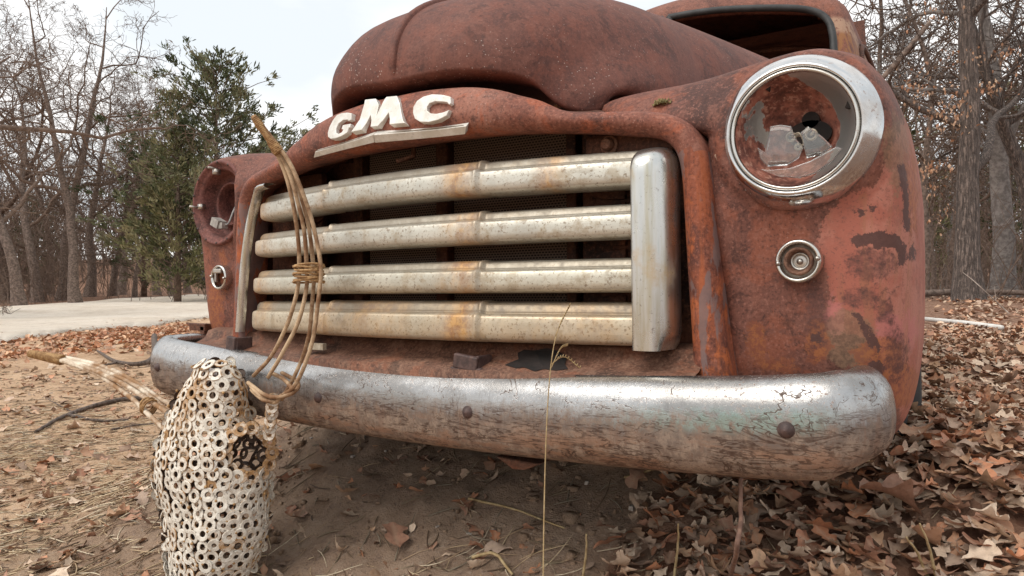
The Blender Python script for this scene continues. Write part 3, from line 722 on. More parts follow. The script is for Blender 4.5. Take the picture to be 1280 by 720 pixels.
# end columns
def make_column(s):
    secs = []
    zs = np.r_[np.linspace(.606, .905, 24), .915, .924, .931, .936, .939, .940]
    prof = [(.500, .02), (.4985, -.03), (.4988, -.0405), (.5005, -.0438), (.506, -.0460), (.516, -.0475), (.527, -.0470), (.5365, -.0440), (.545, -.0370), (.552, -.0260), (.557, -.012), (.560, .004), (.561, .02)]
    for z in zs:
        k = math.sqrt(max(0, 1-(max(0, z-.902)/.0385)**2)); row = []
        for u, v in prof:
            uu = .528+(u-.528)*(1 if u < .528 else (.35+.65*k)); 
            if u < .528: uu = .528+(u-.528)*(.5+.5*k)
            cut = .010*max(0, 1-(z-.606)/.02) if u > .545 else 0
            row.append([s*(uu-cut-.006*(z-.77)), -.045+(v)*(.25+.75*k)+.02*(1-k), z])
        secs.append(row)
    F = loft('grille_column', secs, m_column, truck, flip=s < 0)
    return F
make_column(1)
secs = []
path = [(-.577, .606), (-.566, .70), (-.553, .79), (-.530, .885), (-.502, .928), (-.462, .948), (-.40, .953)]
for u, z in catmull(path, 50):
    k = sstep(-.53, -.41, u); w = .0105-.005*k
    nx_, nz_ = (-1, 0) if z < .9 else (-(1-k), .2+k)
    l_ = math.hypot(nx_, nz_); nx_ /= l_; nz_ /= l_
    row = []
    for t, d in ((-1.2, .010), (-1.15, .004), (-.7, -.004), (0, -.008), (.7, -.004), (1.2, .006), (1.3, .03)):
        row.append([u+nx_*w*t, -.058+.02*k*0-.05*k+d, z+nz_*w*t])
    secs.append(row)
loft('grille_column', secs, m_column, truck)
# ---- apron plate behind the bumper
secs = []
for u in np.linspace(-.78, .60, 60):
    j = .004*vnoise(u, 1, 12, 3)
    secs.append([[u, .02, .612+j], [u, -.045+.06*u*u, .604+j], [u, -.055+.06*u*u, .585+j], [u, -.075+.05*u*u, .573+j], [u, -.12+.02*u*u, .560+j], [u, -.125, .50]])
ap = loft('splash_apron', secs, m_apron, truck)
bva = BVHTree.FromPolygons([v.co[:] for v in ap.data.vertices], [p.vertices[:] for p in ap.data.polygons])
hp = []
for x, y in ((631, 456), (640, 452), (648, 449), (647, 441), (655, 437), (668, 438), (684, 435), (698, 439), (709, 446), (706, 455), (710, 461), (695, 463), (680, 461), (668, 464), (655, 459), (645, 460)):
    d = Vector(ray(x, y)).normalized(); h = bva.ray_cast(Vector(CAM), d)[0]; h = at(x, y, -.07) if h is None else np.array(h); hp.append(h-np.array(d)*.004)
b = MB(); b.add(hp, [tuple(range(len(hp)))]); b.obj('rust_hole', m_black, ap, False)
p_ = at(395, 433, -.10); b = MB(); b.box(p_, (.055, .01, .014)); b.obj('torn_plate', m_badge2, ap, False)
def bracket(x, y, v, w, h, name='bumper_bracket'):
    p = at(x, y, v); b = MB(); b.box(p, (w, .012, h), Matrix.Rotation(.12, 3, 'Y')); b.box(p+np.array([w*.42, .022, .0]), (.010, .045, h*.9)); b.box(p+np.array([0, .02, -h*.5]), (w*1.3, .05, .010))
    return bevel(b.obj(name, m_bolt, truck, False), .003)
bracket(290, 431, -.11, .034, .04); bracket(583, 453, -.11, .055, .028)
p = at(252, 414, .03); b = MB(); b.box(p+np.array([0, 0, .012]), (.075, .03, .02)); b.box(p+np.array([.025, 0, -.012]), (.02, .03, .055)); b.box(p+np.array([.04, .01, -.04]), (.07, .06, .01)); b.tube([p+np.array([-.03, 0, .012]), p+np.array([-.075, .0, .022])], [.012, .003], 5)
bevel(b.obj('fender_bracket', m_under, truck, False), .004)
# ---- headlamps
def lamp_bezel():
    c = (LC[0], 0, LC[1])
    b = MB(); b.lathe(c, [(.116, .028), (.1215, .022), (.1225, .012), (.120, .002), (.1145, -.010), (.1065, -.021), (.099, -.0285), (.0962, -.0300), (.0942, -.028), (.0935, -.020), (.093, -.010)], 96)
    o = b.obj('headlight_bezel', m_chrome, truck)
    b = MB(); prof = [(.0940, -.012), (.0930, -.025), (.0910, -.0290), (.0885, -.0295), (.0865, -.027), (.0858, -.020), (.0878, -.012)]
    b.lathe(c, prof, 96); b.obj('retaining_ring', m_ringc, o)
    q = MB(); q.lathe((LC[0]-.004, -.012, LC[1]-.1085), [(0, -.005), (.004, -.005), (.0055, -.002), (.0055, .004)], 12); q.obj('bezel_screw', m_screw, o)
    return o
bz = lamp_bezel()
def reflector():
    b = MB(); c = (LC[0], 0, LC[1]); prof = [(.088, -.026), (.0835, -.018), (.078, .0), (.070, .018), (.058, .036), (.044, .050), (.030, .058), (.016, .062), (.0001, .063)]
    g = G('reflector_rust'); v = g.xyz(); a = g.noise(26, 7, .7); bb = g.noise(95, 5, .7); k = g.noise(9, 5, .55, g.map(loc=(3.3, 1, 7)))
    dx = g.ma('SUBTRACT', v[0], LC[0]); dz = g.ma('SUBTRACT', v[2], LC[1]); rr = g.ma('SQRT', g.ma('ADD', g.ma('MULTIPLY', dx, dx), g.ma('MULTIPLY', dz, dz)))
    # silvering survives along the right rim and a piece at the left
    right = g.ma('ADD', g.ma('MULTIPLY', g.ma('SUBTRACT', rr, .067), 30.), g.ma('ADD', g.ma('MULTIPLY_ADD', dx, 17., -.42), g.ma('MULTIPLY', g.ma('SUBTRACT', k, .5), 2.2)))
    sil = g.step(right, -.02, .04)
    lf = g.ma('SUBTRACT', .019, g.ma('SQRT', g.ma('ADD', g.ma('POWER', g.ma('MULTIPLY', g.ma('ADD', dx, .062), 1.5), 2.), g.ma('POWER', g.ma('MULTIPLY', g.ma('SUBTRACT', dz, .026), .75), 2.))))
    sil = g.ma('MAXIMUM', sil, g.step(g.ma('ADD', lf, g.ma('MULTIPLY', g.ma('SUBTRACT', g.noise(40, 3, .5), .5), .07)), -.001, .003))
    rc = g.mix(g.step(a, .42, .58), (.14, .048, .035), (.34, .125, .085)); rc = g.mix(g.ma('MULTIPLY', g.step(bb, .52, .64), .8), rc, (.50, .27, .20)); rc = g.mix(g.ma('MULTIPLY', g.step(bb, .46, .34), .7), rc, (.06, .024, .02))
    c0 = g.mix(sil, rc, g.mix(a, (.46, .46, .44), (.62, .62, .60)))
    m = g.out(c0, g.ma('SUBTRACT', .8, g.ma('MULTIPLY', sil, .5)), g.ma('MULTIPLY', sil, .75), g.bump(g.ma('ADD', a, bb), .35, .002))
    b.lathe(c, prof, 72); o = b.obj('reflector', m, truck)
    # bulb opening
    q = MB(); kx, kz = LC[0]+.012, LC[1]+.004
    poly = [(kx+.033*math.cos(t), kz+.021*math.sin(t)) for t in np.linspace(0, 2*math.pi, 26, endpoint=False)]
    up = [(kx+.002+.013*math.cos(t), kz+.022+.013*math.sin(t)) for t in np.linspace(0, 2*math.pi, 18, endpoint=False)]
    for pl in (poly, up): q.prism([(x, .040, z) for x, z in pl], (0, .02, 0))
    q.obj('bulb_opening', m_black, o, False)
    q = MB()
    for (dx_, dz_, r_) in ((.0, -.014, .006), (.028, -.014, .0075), (.010, -.030, .004)):
        t = np.linspace(0, 2*math.pi, 16); q.tube(np.stack([LC[0]+dx_+r_*np.cos(t), np.full(16, -.036), LC[1]+dz_+r_*np.sin(t)], 1), .0022, 6, False)
    q.tube(catmull([(LC[0]+.0, -.036, LC[1]-.014), (LC[0]+.012, -.04, LC[1]-.010), (LC[0]+.018, -.038, LC[1]-.026), (LC[0]+.010, -.036, LC[1]-.030)], 14), .0014, 5); q.tube([(LC[0]+.004, -.034, LC[1]-.012), (LC[0]+.008, .03, LC[1]+.002)], .0025, 5); q.tube([(LC[0]+.028, -.034, LC[1]-.014), (LC[0]+.018, .03, LC[1]+.002)], .002, 5)
    q.obj('bulb_terminal', simple('old_brass', (.25, .2, .15), (.42, .36, .28), 90, .5, .2, .001, .5), o)
    for (x, y) in ((958, 109), (1063, 130)):
        q = MB(); p = at(x, y, -.008); q.box(p, (.014, .010, .009), Matrix.Rotation(.5 if x < 1000 else -1.2, 3, 'Y'))
        q.obj('reflector_slot', m_black, o, False)
    return o
reflector()
# broken lens still standing in the lower half of the ring
def shard(poly, bulge=.012):
    bm = bmesh.new(); P = [at(x, y, -.03) for x, y in poly]
    vs_ = [bm.verts.new(p) for p in P]; bm.faces.new(vs_)
    bmesh.ops.triangulate(bm, faces=bm.faces[:]); bmesh.ops.subdivide_edges(bm, edges=bm.edges[:], cuts=5, use_grid_fill=True)
    for v in bm.verts:
        r = math.hypot(v.co.x-LC[0], v.co.z-LC[1]); v.co.y = -.030-bulge*(1-(r/.088)**2)+.05*max(0, .05-r)
    me = bpy.data.meshes.new('lens_shard'); bm.to_mesh(me); bm.free()
    o = fin('lens_shard', me, m_glass, truck, True, None); m = o.modifiers.new('s', 'SOLIDIFY'); m.thickness = .0035
    return o
s1 = shard([(950, 186), (958, 192), (966, 160), (978, 158), (991, 160), (996, 174), (1006, 186), (1000, 199), (985, 208), (962, 209), (953, 200)])
s1['label'] = 'large broken piece of clear lens'
s3 = shard([(1003, 168), (1012, 160), (1030, 173), (1041, 184), (1028, 195), (1010, 199)])
s2 = shard([(952, 212), (962, 213), (988, 211), (1014, 202), (1046, 184), (1053, 186), (1040, 203), (1020, 217), (1000, 223), (975, 221)])
# empty bucket on the other side
def bucket():
    c = (-HC[0], 0, HC[1])
    b = MB(); b.lathe(c, [(.112, .030), (.1165, .012), (.116, -.002), (.112, -.006), (.107, -.004), (.104, .002), (.098, .005), (.093, .007), (.090, .014), (.087, .040), (.080, .050), (.070, .050), (.064, .042), (.060, .034), (.057, .032), (.0545, .038), (.053, .06), (.052, .14), (.03, .16), (.0001, .162)], 72)
    o = b.obj('headlight_bucket', m_bucket, truck)
    for k in range(14):
        q = MB(); t = k*2*math.pi/14+.2; q.lathe((c[0]+.110*math.cos(t), -.005, c[2]+.110*math.sin(t)), [(0, -.003), (.003, -.002), (.0035, .004)], 8)
        q.obj('rim_rivet', m_bolt, o)
    for t, L_ in ((1.75, .022), (3.2, .030)):
        q = MB(); p = np.array([c[0]+.097*math.cos(t), -.006, c[2]+.097*math.sin(t)]); q.tube([p+np.array([0, .016, 0]), p+np.array([0, -L_*.6, 0])], .0032, 8); q.box(p+np.array([.012*abs(math.cos(t))+.004, .008, -.01*math.sin(t)]), (.014, .016, .014))
        q.obj('adjuster_screw', m_screw, o)
    q = MB(); p = at(273, 279, .0); q.box(p, (.032, .026, .022), Matrix.Rotation(.4, 3, 'Y')); q.box(p+np.array([.02, 0, -.008]), (.018, .018, .016))
    q.obj('plug', simple('plug_grey', (.25, .23, .21), (.4, .38, .35), 60, .7), o, False)
    q = MB(); q.tube(catmull([p+np.array([.012, 0, 0]), at(285, 280, .005), at(292, 264, .02), at(299, 250, .06), at(306, 246, .10)], 20), .0028, 6); q.obj('plug_wire', simple('grey_wire', (.2, .2, .2), (.35, .34, .33), 50, .6), o)
    return o
bk = bucket(); bk['label'] = 'empty headlight bucket without lamp or bezel'
# ---- parking lamps
def park(s):
    c = (s*.739, .0, .747); y0 = .0
    b = MB(); t = np.linspace(0, 2*math.pi, 49)
    b.lathe(c, [(.0335, .020), (.0345, .006), (.0335, -.004), (.0305, -.008), (.0275, -.006), (.0262, .0), (.026, .012)], 56)
    o = b.obj('parking_lamp', m_ringc, truck)
    q = MB()
    if s > 0:
        q.lathe(c, [(.026, .006), (.0235, .004), (.022, .003)], 40); q.obj('lamp_gasket', simple('gasket_dust', (.2, .16, .13), (.34, .29, .25), 60, .8), o)
        q = MB(); q.lathe(c, [(.0225, .006), (.0215, -.002), (.019, -.003), (.016, .001), (.0145, .010), (.013, .014)], 40); q.obj('lamp_socket', m_apron, o)
        q = MB(); q.lathe(c, [(.0145, .012), (.012, .010), (.0105, .013), (.009, .015), (.0075, .011), (.006, .013), (.0045, .010), (.0001, .009)], 32); q.obj('lamp_contact', m_screw, o)
    else:
        q.lathe(c, [(.026, .006), (.024, .022), (.015, .034), (.0001, .036)], 32); q.obj('lamp_socket', m_under, o)
        q = MB(); q.box((c[0]-.004, -.002, c[2]+.017), (.034, .012, .013)); q.box((c[0]-.014, -.002, c[2]+.002), (.006, .01, .03)); bevel(q.obj('lens_remnant', m_screw, o, False), .003)
    for sx in (-1, 1):
        q = MB(); q.lathe((c[0]+sx*.0285, -.006, c[2]+.003*sx*s), [(0, -.006), (.003, -.005), (.0042, -.002), (.0042, .006)], 10)
        q.obj('lamp_screw', m_screw, o)
    return o
park(1); pl_ = park(-1); pl_['label'] = 'parking lamp with its lens broken out'
# ---- bumper
PB = [(0, -.138), (.2, -.139), (.4, -.144), (.6, -.152), (.70, -.158), (.765, -.158), (.812, -.149), (.846, -.124), (.864, -.088), (.870, -.045), (.868, .0), (.858, .05)]
PB = catmull(np.array(PB), 60)
PBf = np.vstack([PB[::-1]*np.array([-1, 1]), PB[1:]])
def bump_c(u): return .484+.058*u*u
prof = [(-.034, .058), (-.026, .070), (-.017, .0765), (-.008, .0775), (.000, .0745), (.008, .067), (.0155, .056), (.0205, .045), (.0235, .034), (.0255, .02), (.0268, .004), (.0272, -.014), (.0262, -.032), (.0232, -.048), (.0175, -.061), (.008, -.0715), (-.004, -.0772), (-.018, -.074), (-.03, -.062)]
T2 = np.gradient(PBf, axis=0); T2 /= np.linalg.norm(T2, axis=1, keepdims=True); N2 = np.stack([T2[:, 1], -T2[:, 0]], 1)
secs = []; hz = []
for i, (p, n_) in enumerate(zip(PBf, N2)):
    d = min(i, len(PBf)-1-i); ed = sstep(0, 9, d+.8); ks = .60+.40*math.sqrt(max(0, 1-(1-ed)**2))
    zc = bump_c(p[0]); row = []
    dent = .004*vnoise(p[0], 0, 3.2, 8)
    for f, z in prof:
        q = p+n_*(f-.03+dent*.6)*1.0; kt = 1-.06*sstep(.83, .872, abs(p[0])); kb = 1-.24*sstep(.80, .872, abs(p[0])); row.append([q[0], q[1], zc+z*ks*(.84*kt if z > 0 else .94*kb)]); hz.append(z/.0775)
    secs.append(row)
bump = loft('bumper', secs, m_bumper, truck, attrs={'hz': hz}, flip=True)
mo = bump.modifiers.new('s', 'SOLIDIFY'); mo.thickness = .004; mo.offset = -1
bvb = BVHTree.FromPolygons([v.co[:] for v in bump.data.vertices], [p.vertices[:] for p in bump.data.polygons])
for (x, y) in ((983, 537), (586, 515), (399.5, 496.7), (199, 459)):
    h = bvb.ray_cast(Vector(CAM), Vector(ray(x, y)).normalized())[0]
    h = np.array(h) if h is not None else at(x, y, -.166)
    q = MB(); q.lathe((h[0], h[1]+.006, h[2]), [(.0001, -.018), (.006, -.0165), (.0105, -.012), (.0132, -.006), (.0135, -.001), (.0165, .0), (.017, .004)], 20); q.obj('bumper_bolt', m_bolt, bump)
q = MB(); q.prism([at(618, 570, -.04), at(660, 578, -.04), at(676, 580, -.04), at(655, 588, -.04), at(640, 587, -.04)], (0, .10, .0)); bevel(q.obj('frame_horn', m_apron, truck, False), .004)
q = MB(); q.box((-.02, .25, .47), (1.1, .10, .10)); q.box((.42, .9, .47), (.07, 2.0, .10)); q.box((-.42, .9, .47), (.07, 2.0, .10)); q.box((0, .75, .40), (1.3, .06, .06)); q.box((0, .8, .62), (.9, 1.0, .2)); bevel(q.obj('chassis', m_under, truck, False), .01)
# ---- wheels
def wheel(s):
    b = MB(); c = np.array([s*.742, .98, .37]); rr = .365; w = .095
    prof = [(.20, -w*.8), (.25, -w), (.31, -w*1.02), (.345, -w*.9), (rr, -w*.6), (rr+.004, 0), (rr, w*.6), (.345, w*.9), (.31, w*1.02), (.25, w), (.20, w*.8)]
    a = np.linspace(0, 2*math.pi, 56, endpoint=False)
    b.add([[c[0]+x, c[1]+r*math.cos(t), c[2]+r*math.sin(t)] for r, x in prof for t in a], gridfaces(len(prof), 56, True))
    o = b.obj('wheel', m_tyre, truck)
    q = MB(); pr2 = [(.205, w*.8), (.19, w*.6), (.17, w*.3), (.10, w*.45), (.06, w*.55), (.0001, w*.6)]
    q.add([[c[0]+s*x, c[1]+r*math.cos(t), c[2]+r*math.sin(t)] for r, x in pr2 for t in a], gridfaces(len(pr2), 56, True)); q.obj('rim', m_under, o)
wheel(1); wheel(-1)
# ---- cab
def cab():
    v0 = 1.30
    def hwz(z): k = max(0, (z-1.30)/.56); return .650-.085*k**1.6+max(0, 1.30-z)*.15
    def front(u, z, hw): t = min(1, abs(u)/hw); return v0+.19*max(0, (z-1.30)/.56)**1.2+.15*t**1.6
    def crown(u): return .03+.06*(1-min(1, abs(u)/.58)**2)
    zs = np.r_[np.linspace(.75, 1.30, 8), np.linspace(1.33, 1.66, 24), 1.69, 1.72, 1.745, 1.765, 1.78, 1.79, 1.797]
    aa = np.linspace(-1, 1, 141)
    Vv = []
    def pt(a, z):
        hw = hwz(min(z, 1.66)); k = min(1, max(0, (z-1.66)/.137)); ins = 1-math.sqrt(max(0, 1-k*k)); hw -= .17*ins
        s = math.copysign(1, a); t = abs(a)
        if t < .55: u = hw*(t/.55)*.92; v = front(u, z, hw)
        elif t < .66: q = (t-.55)/.11*math.pi/2; u = hw*(.92+.08*math.sin(q)); v = front(hw*.92, z, hw)+.07*(1-math.cos(q))+.02*math.sin(q)
        else: u = hw; v = front(hw*.92, z, hw)+.09+(t-.66)/.34*(1.05-.2*ins)
        zz = z+sstep(1.30, 1.62, z)*crown(u)*(1 if t < .6 else .9)
        return [s*u, v+.17*ins, zz]
    for z in zs:
        for a in aa: Vv.append(pt(a, z))
    n, m = len(zs), len(aa); F = []
    def hole(a, z):
        t = abs(a)
        if t < .545:                 # two panes with a post between, rounded outer corner
            if t < .012 or not 1.36 < z < 1.662: return False
            dx, dz = max(0, t-.49), max(0, z-1.61); return math.hypot(dx/.055, dz/.052) < 1
        if .72 < t < .79 and 1.32 < z < 1.66:
            dx, dz = max(0, .79-t), max(0, z-1.58); return math.hypot(dx/.07, dz/.08) < 1
        return False
    for i in range(n-1):
        for j in range(m-1):
            if hole((aa[j]+aa[j+1])/2, (zs[i]+zs[i+1])/2): continue
            F.append((i*m+j, i*m+j+1, (i+1)*m+j+1, (i+1)*m+j))
    top = len(Vv); Vv.append([0, 1.95, 1.90])
    for j in range(m-1): F.append(((n-1)*m+j, (n-1)*m+j+1, top))
    F.append((n*m-1, (n-1)*m, top))
    o = mk('cab', Vv, F, m_cab, truck); md = o.modifiers.new('s', 'SOLIDIFY'); md.thickness = .025; md.offset = -1
    for s in (-1, 1):
        pts = []
        for z, a in [(1.36, .012), (1.5, .012), (1.64, .014), (1.660, .03), (1.662, .2), (1.662, .40), (1.655, .49), (1.628, .532), (1.58, .545), (1.50, .545), (1.36, .545)]:
            p = pt(s*a, z); p[1] -= .006; pts.append(p)
        b = MB(); b.tube(catmull(pts, 90), .0125, 8); b.obj('windscreen_gasket', m_rubber, o)
        b = MB(); ps = []
        for z, t in ((1.30, .705), (1.45, .708), (1.57, .72), (1.64, .755), (1.665, .81), (1.668, .90)):
            p = pt(s*t, z); p[0] += s*.004; ps.append(p)
        b.tube(catmull(ps, 24), .011, 6); b.obj('door_frame', m_under, o)
    b = MB(); b.add([[-.70, 2.44, .8], [.64, 2.44, .8], [.57, 2.42, 1.95], [-.70, 2.42, 1.95]], [(0, 1, 2, 3)]); b.box((0, 2.25, 1.15), (1.15, .3, .75))
    b.add([[-.57, 1.7, 1.725], [.57, 1.7, 1.715], [.55, 2.47, 1.75], [-.55, 2.47, 1.75]], [(0, 1, 2, 3)])
    b.obj('cab_interior', m_dark, o, False)
    b = MB(); b.box((0, 1.62, 1.30), (1.15, .35, .05)); bevel(b.obj('dashboard', m_under, o, False), .01)
    b = MB(); b.tube(catmull([(-.55, 2.0, 1.67), (-.2, 1.85, 1.70), (.3, 1.85, 1.70), (.56, 1.9, 1.65)], 20), .012, 6); b.obj('roof_rib', m_under, o)
cab()
b = MB(); b.box((0, 3.6, .95), (1.15, 1.9, .5)); bevel(b.obj('truck_bed', m_under, truck, False), .03)
# cowl between hood and windscreen, firewall
secs = []
for u in np.linspace(-.62, .62, 30):
    secs.append([[u, 1.2, .75], [u, 1.22, 1.30-.25*abs(u)**2], [u, 1.30, 1.385-.30*abs(u)**2.2], [u, 1.40, 1.375-.2*abs(u)**2.2]])
loft('cowl', secs, m_cab, truck)
#@@PART2
# ================================================================== THE LONGHORN HEAD (welded washers and rods)
head = thing('longhorn_sculpture', tuple(atz(268, 735, 1.5)), 'white longhorn head welded from washers with two rusty rod horns, leaning on the bumper', 'sculpture')
RG = random.Random(3)
SIL = np.array([(450, 255, 280), (457, 246, 293), (470, 239, 302), (485, 231, 307), (500, 222, 309), (520, 213, 313), (538, 206, 320), (552, 201, 332), (570, 196, 338), (590, 193, 337), (615, 196, 336), (640, 205, 335), (670, 209, 331), (700, 211, 320), (730, 215, 305), (760, 221, 293), (775, 232, 282)], float)
def skull(y, ph):
    l = np.interp(y, SIL[:, 0], SIL[:, 1]); r = np.interp(y, SIL[:, 0], SIL[:, 2]); m = (l+r)/2; h = (r-l)/2
    ridge = 1+.10*math.exp(-((ph+.15)/.35)**2)*sstep(600, 680, y)
    b = (.105*(h/68)**.8)*ridge
    D = 1.555-.03*sstep(560, 460, y)-.02*sstep(600, 740, y)
    return atz(m+h*math.sin(ph), y, D-b*math.cos(ph))
def washer(mb, c, n, r, ri, th=.0026, k=14):
    n = n/np.linalg.norm(n); a = np.cross(n, [0, 0, 1.]); a /= np.linalg.norm(a)+1e-9; bb = np.cross(n, a)
    prof = [(ri, 0), (ri, th*.8), (ri+.0007, th), (r-.0009, th), (r, th*.7), (r, 0)]
    t = np.linspace(0, 2*math.pi, k, endpoint=False)
    V = [c+a*q*math.cos(x)+bb*q*math.sin(x)+n*z for q, z in prof for x in t]
    mb.add(V, gridfaces(len(prof), k, True))
mb = MB(); EYE = (311, 566); WR = []
def normal(y, ph):
    p = skull(y, ph); du = skull(y, ph+.02)-p; dv = skull(y+2, ph)-p; n = np.cross(du, dv); n /= np.linalg.norm(n)+1e-12
    return n if n@(CAM-p) > 0 or abs(ph) > 1.6 else -n
row = 0; y = 455.
while y < 772:
    h = (np.interp(y, SIL[:, 0], SIL[:, 2])-np.interp(y, SIL[:, 0], SIL[:, 1]))/2
    per = 2*math.pi*math.sqrt((h**2+(.105*(h/68)**.8*865/1.5)**2)/2); cnt = max(5, int(per/14.6))
    for k in range(cnt):
        ph = -math.pi+2*math.pi*(k+.5*(row % 2))/cnt
        p = skull(y+RG.uniform(-2.5, 2.5), ph+RG.uniform(-.03, .03)); q = pr(p)
        if abs(ph) < 1.8 and math.hypot(q[0]-EYE[0], (q[1]-EYE[1])*1.0) < 30: continue
        n = normal(y, ph) if abs(ph) < 1.5 else (p-skull(y, 0)+np.array([0, -.01, 0])); n = n+np.array([RG.uniform(-.16, .16) for _ in range(3)])
        sc = RG.choice([.92, 1, 1, 1.08]); washer(mb, p+(n/np.linalg.norm(n))*RG.uniform(-.002, .002), n, .0151*sc, .0064*sc*RG.choice([.85, 1, 1.12])); WR.append(.16*RG.gauss(0, 1)+.22*sstep(650, 560, y)-.12+(1.3 if abs(ph) > 1.75 else 0))  # random rust, plus back washers darkened to paint shade inside the hollow
    y += 12.6; row += 1
for k in range(13):                                            # brow and rim of the eye
    t = 2*math.pi*k/13; x, yy = EYE[0]+29*math.cos(t), EYE[1]+31*math.sin(t)
    d = 1.46+.055*sstep(300, 342, x); p = atz(x, yy, d)
    washer(mb, p, (CAM-p)/np.linalg.norm(CAM-p)+CX*(.5*math.cos(t))+np.array([0, 0, -.3*math.sin(t)]), .0155, .0066); WR.append(.35)
for k in range(6):
    p = atz(341-.8*k, 500+8.5*k, 1.45+.008*k); washer(mb, p, CAM-p+CX*.8*(-1)**k, .0150, .0062); WR.append(.2)
nw = len(WR); wl = MB()
for i in range(0, nw, 2):                                      # beads of weld joining neighbours
    Vw = mb.v[i]; c = Vw.mean(0); e = Vw[14*4+RG.randrange(14)]; rr_ = RG.uniform(.0022, .0040); t = [(math.cos(x), math.sin(x)) for x in np.linspace(0, 2*math.pi, 7)[:-1]]
    wl.add([e+rr_*np.array([a_*q, b_*q, z_]) for q, z_ in ((.1, -1), (.8, -.6), (1, 0), (.8, .6), (.1, 1)) for a_, b_ in t], gridfaces(5, 6, True))
sh = mb.obj('washer_shell', m_washer, head, True, {'rusty': (np.array(WR)[:, None]+np.repeat(np.array([.55, .30, .0, -.03, .22, .45]), 14)[None]).ravel()}); autosm(sh, 30); wb = wl.obj('weld_beads', m_wire, sh); wb['kind'] = 'stuff'  # attribute carries real rust together with the painted inside shade
def horn(rods, rad, coils, mat, nm='horn'):
    hb = None
    for k, path in enumerate(rods):
        P = catmull(np.array([atz(x, y, d) for x, y, d in path]), 46)
        j = np.array([[.0012*vnoise(i*.35, k, 1, q+k) for q in range(3)] for i in range(46)]); q = MB(); q.tube(P+j, rad*(1+.10*np.array([vnoise(i*.8, k*3, 1, 2) for i in range(46)])), 7)
        if hb is None: hb = q.obj(nm, mat or m_rodr, head)
        else: q.obj('rod', mat or m_rodr, hb)
    for (c0, ax, half_w, half_d, turns, hgt, r) in coils:       # wire wound round the bundle
        c = atz(*c0); a = np.array(ax); s1_ = CX if abs(a@CX) < .7 else CY; s1_ = s1_-a*(a@s1_); s1_ /= np.linalg.norm(s1_); s2_ = np.cross(a, s1_)
        q = MB(); t = np.linspace(0, turns*2*math.pi, turns*18)
        wob = 1+.06*np.sin(t*2.3)
        q.tube([c+s1_*half_w*math.cos(x)*w+s2_*half_d*math.sin(x)*w+a*(hgt*(x/t[-1]-.5)+.002*math.sin(1.7*x)) for x, w in zip(t, wob)], r, 5); q.obj('wire_binding', m_wire, hb)
    return hb
up = np.array([0, 0, 1.])
h1 = horn([[(317, 470, 1.50), (338, 447, 1.46), (358, 408, 1.44), (371, 365, 1.43), (374, 340, 1.43), (373, 300, 1.42), (364, 245, 1.41), (350, 200, 1.40), (319, 148, 1.38)],
           [(335, 472, 1.46), (354, 440, 1.43), (374, 400, 1.42), (383, 360, 1.42), (384, 340, 1.42), (380, 290, 1.41), (369, 240, 1.40), (354, 200, 1.40), (321, 150, 1.385)],
           [(352, 500, 1.47), (372, 462, 1.45), (386, 420, 1.44), (391, 370, 1.44), (392, 340, 1.44), (387, 290, 1.43), (373, 235, 1.42), (357, 199, 1.41), (322, 150, 1.39)],
           [(346, 498, 1.43), (370, 480, 1.41), (390, 430, 1.40), (398, 375, 1.40), (401, 340, 1.40), (396, 300, 1.40), (380, 245, 1.39), (360, 200, 1.39), (323, 151, 1.38)],
           [(312, 480, 1.45), (332, 494, 1.42), (352, 496, 1.41), (369, 489, 1.42), (372, 478, 1.45), (352, 466, 1.48)], [(310, 478, 1.46), (322, 492, 1.43), (342, 503, 1.42), (352, 494, 1.41)], [(338, 466, 1.47), (355, 474, 1.45), (366, 488, 1.42)], [(314, 487, 1.45), (330, 500, 1.42), (346, 501, 1.42)]],
          .0043, [((386, 342, 1.42), up, .030, .024, 8, .038, .0022)], None)
b = MB(); q0 = np.array(atz(318, 147, 1.38)); q1 = np.array(atz(349, 191, 1.39)); t = np.linspace(0, 1, 150)
ax = (q1-q0)/np.linalg.norm(q1-q0); s1_ = np.cross(ax, CZ); s1_ /= np.linalg.norm(s1_); s2_ = np.cross(ax, s1_)
b.tube([q0+(q1-q0)*x+(s1_*math.cos(x*150)+s2_*math.sin(x*150))*(.0052+.0042*x+.0015*math.sin(9*x)) for x in t], .0021, 5); b.tube([q0-ax*.004, q1], [.0055, .009], 8); b.obj('tip_wrap', m_wire, h1)
h2 = horn([[(238, 541, 1.50), (222, 525, 1.56), (190, 503, 1.62), (150, 478, 1.68), (110, 460, 1.74), (72, 448, 1.80), (42, 443, 1.84)],
           [(240, 530, 1.51), (222, 512, 1.60), (196, 496, 1.65), (160, 472, 1.70), (118, 455, 1.76), (74, 446, 1.81), (42, 443, 1.84)],
           [(234, 556, 1.50), (216, 545, 1.54), (190, 522, 1.59), (160, 494, 1.66), (118, 466, 1.73), (74, 450, 1.79), (42, 444, 1.84)],
           [(244, 550, 1.50), (228, 536, 1.55), (206, 512, 1.61), (172, 484, 1.67), (122, 461, 1.74), (74, 449, 1.80), (42, 444, 1.84)]],
          .0058, [((186, 508, 1.62), np.array(atz(160, 488, 1.66)-atz(186, 508, 1.62))/np.linalg.norm(atz(160, 488, 1.66)-atz(186, 508, 1.62)), .019, .017, 5, .016, .0024)], m_rodw)
b = MB(); q0 = np.array(atz(38, 442, 1.845)); q1 = np.array(atz(78, 450, 1.79)); ax = (q1-q0)/np.linalg.norm(q1-q0); s1_ = np.cross(ax, CZ); s1_ /= np.linalg.norm(s1_); s2_ = np.cross(ax, s1_)
b.tube([q0+(q1-q0)*x+(s1_*math.cos(x*120)+s2_*math.sin(x*120))*(.0080+.004*x) for x in t], .0030, 5); b.tube([q0, q1], [.008, .012], 8); b.obj('tip_wrap', m_wire, h2)

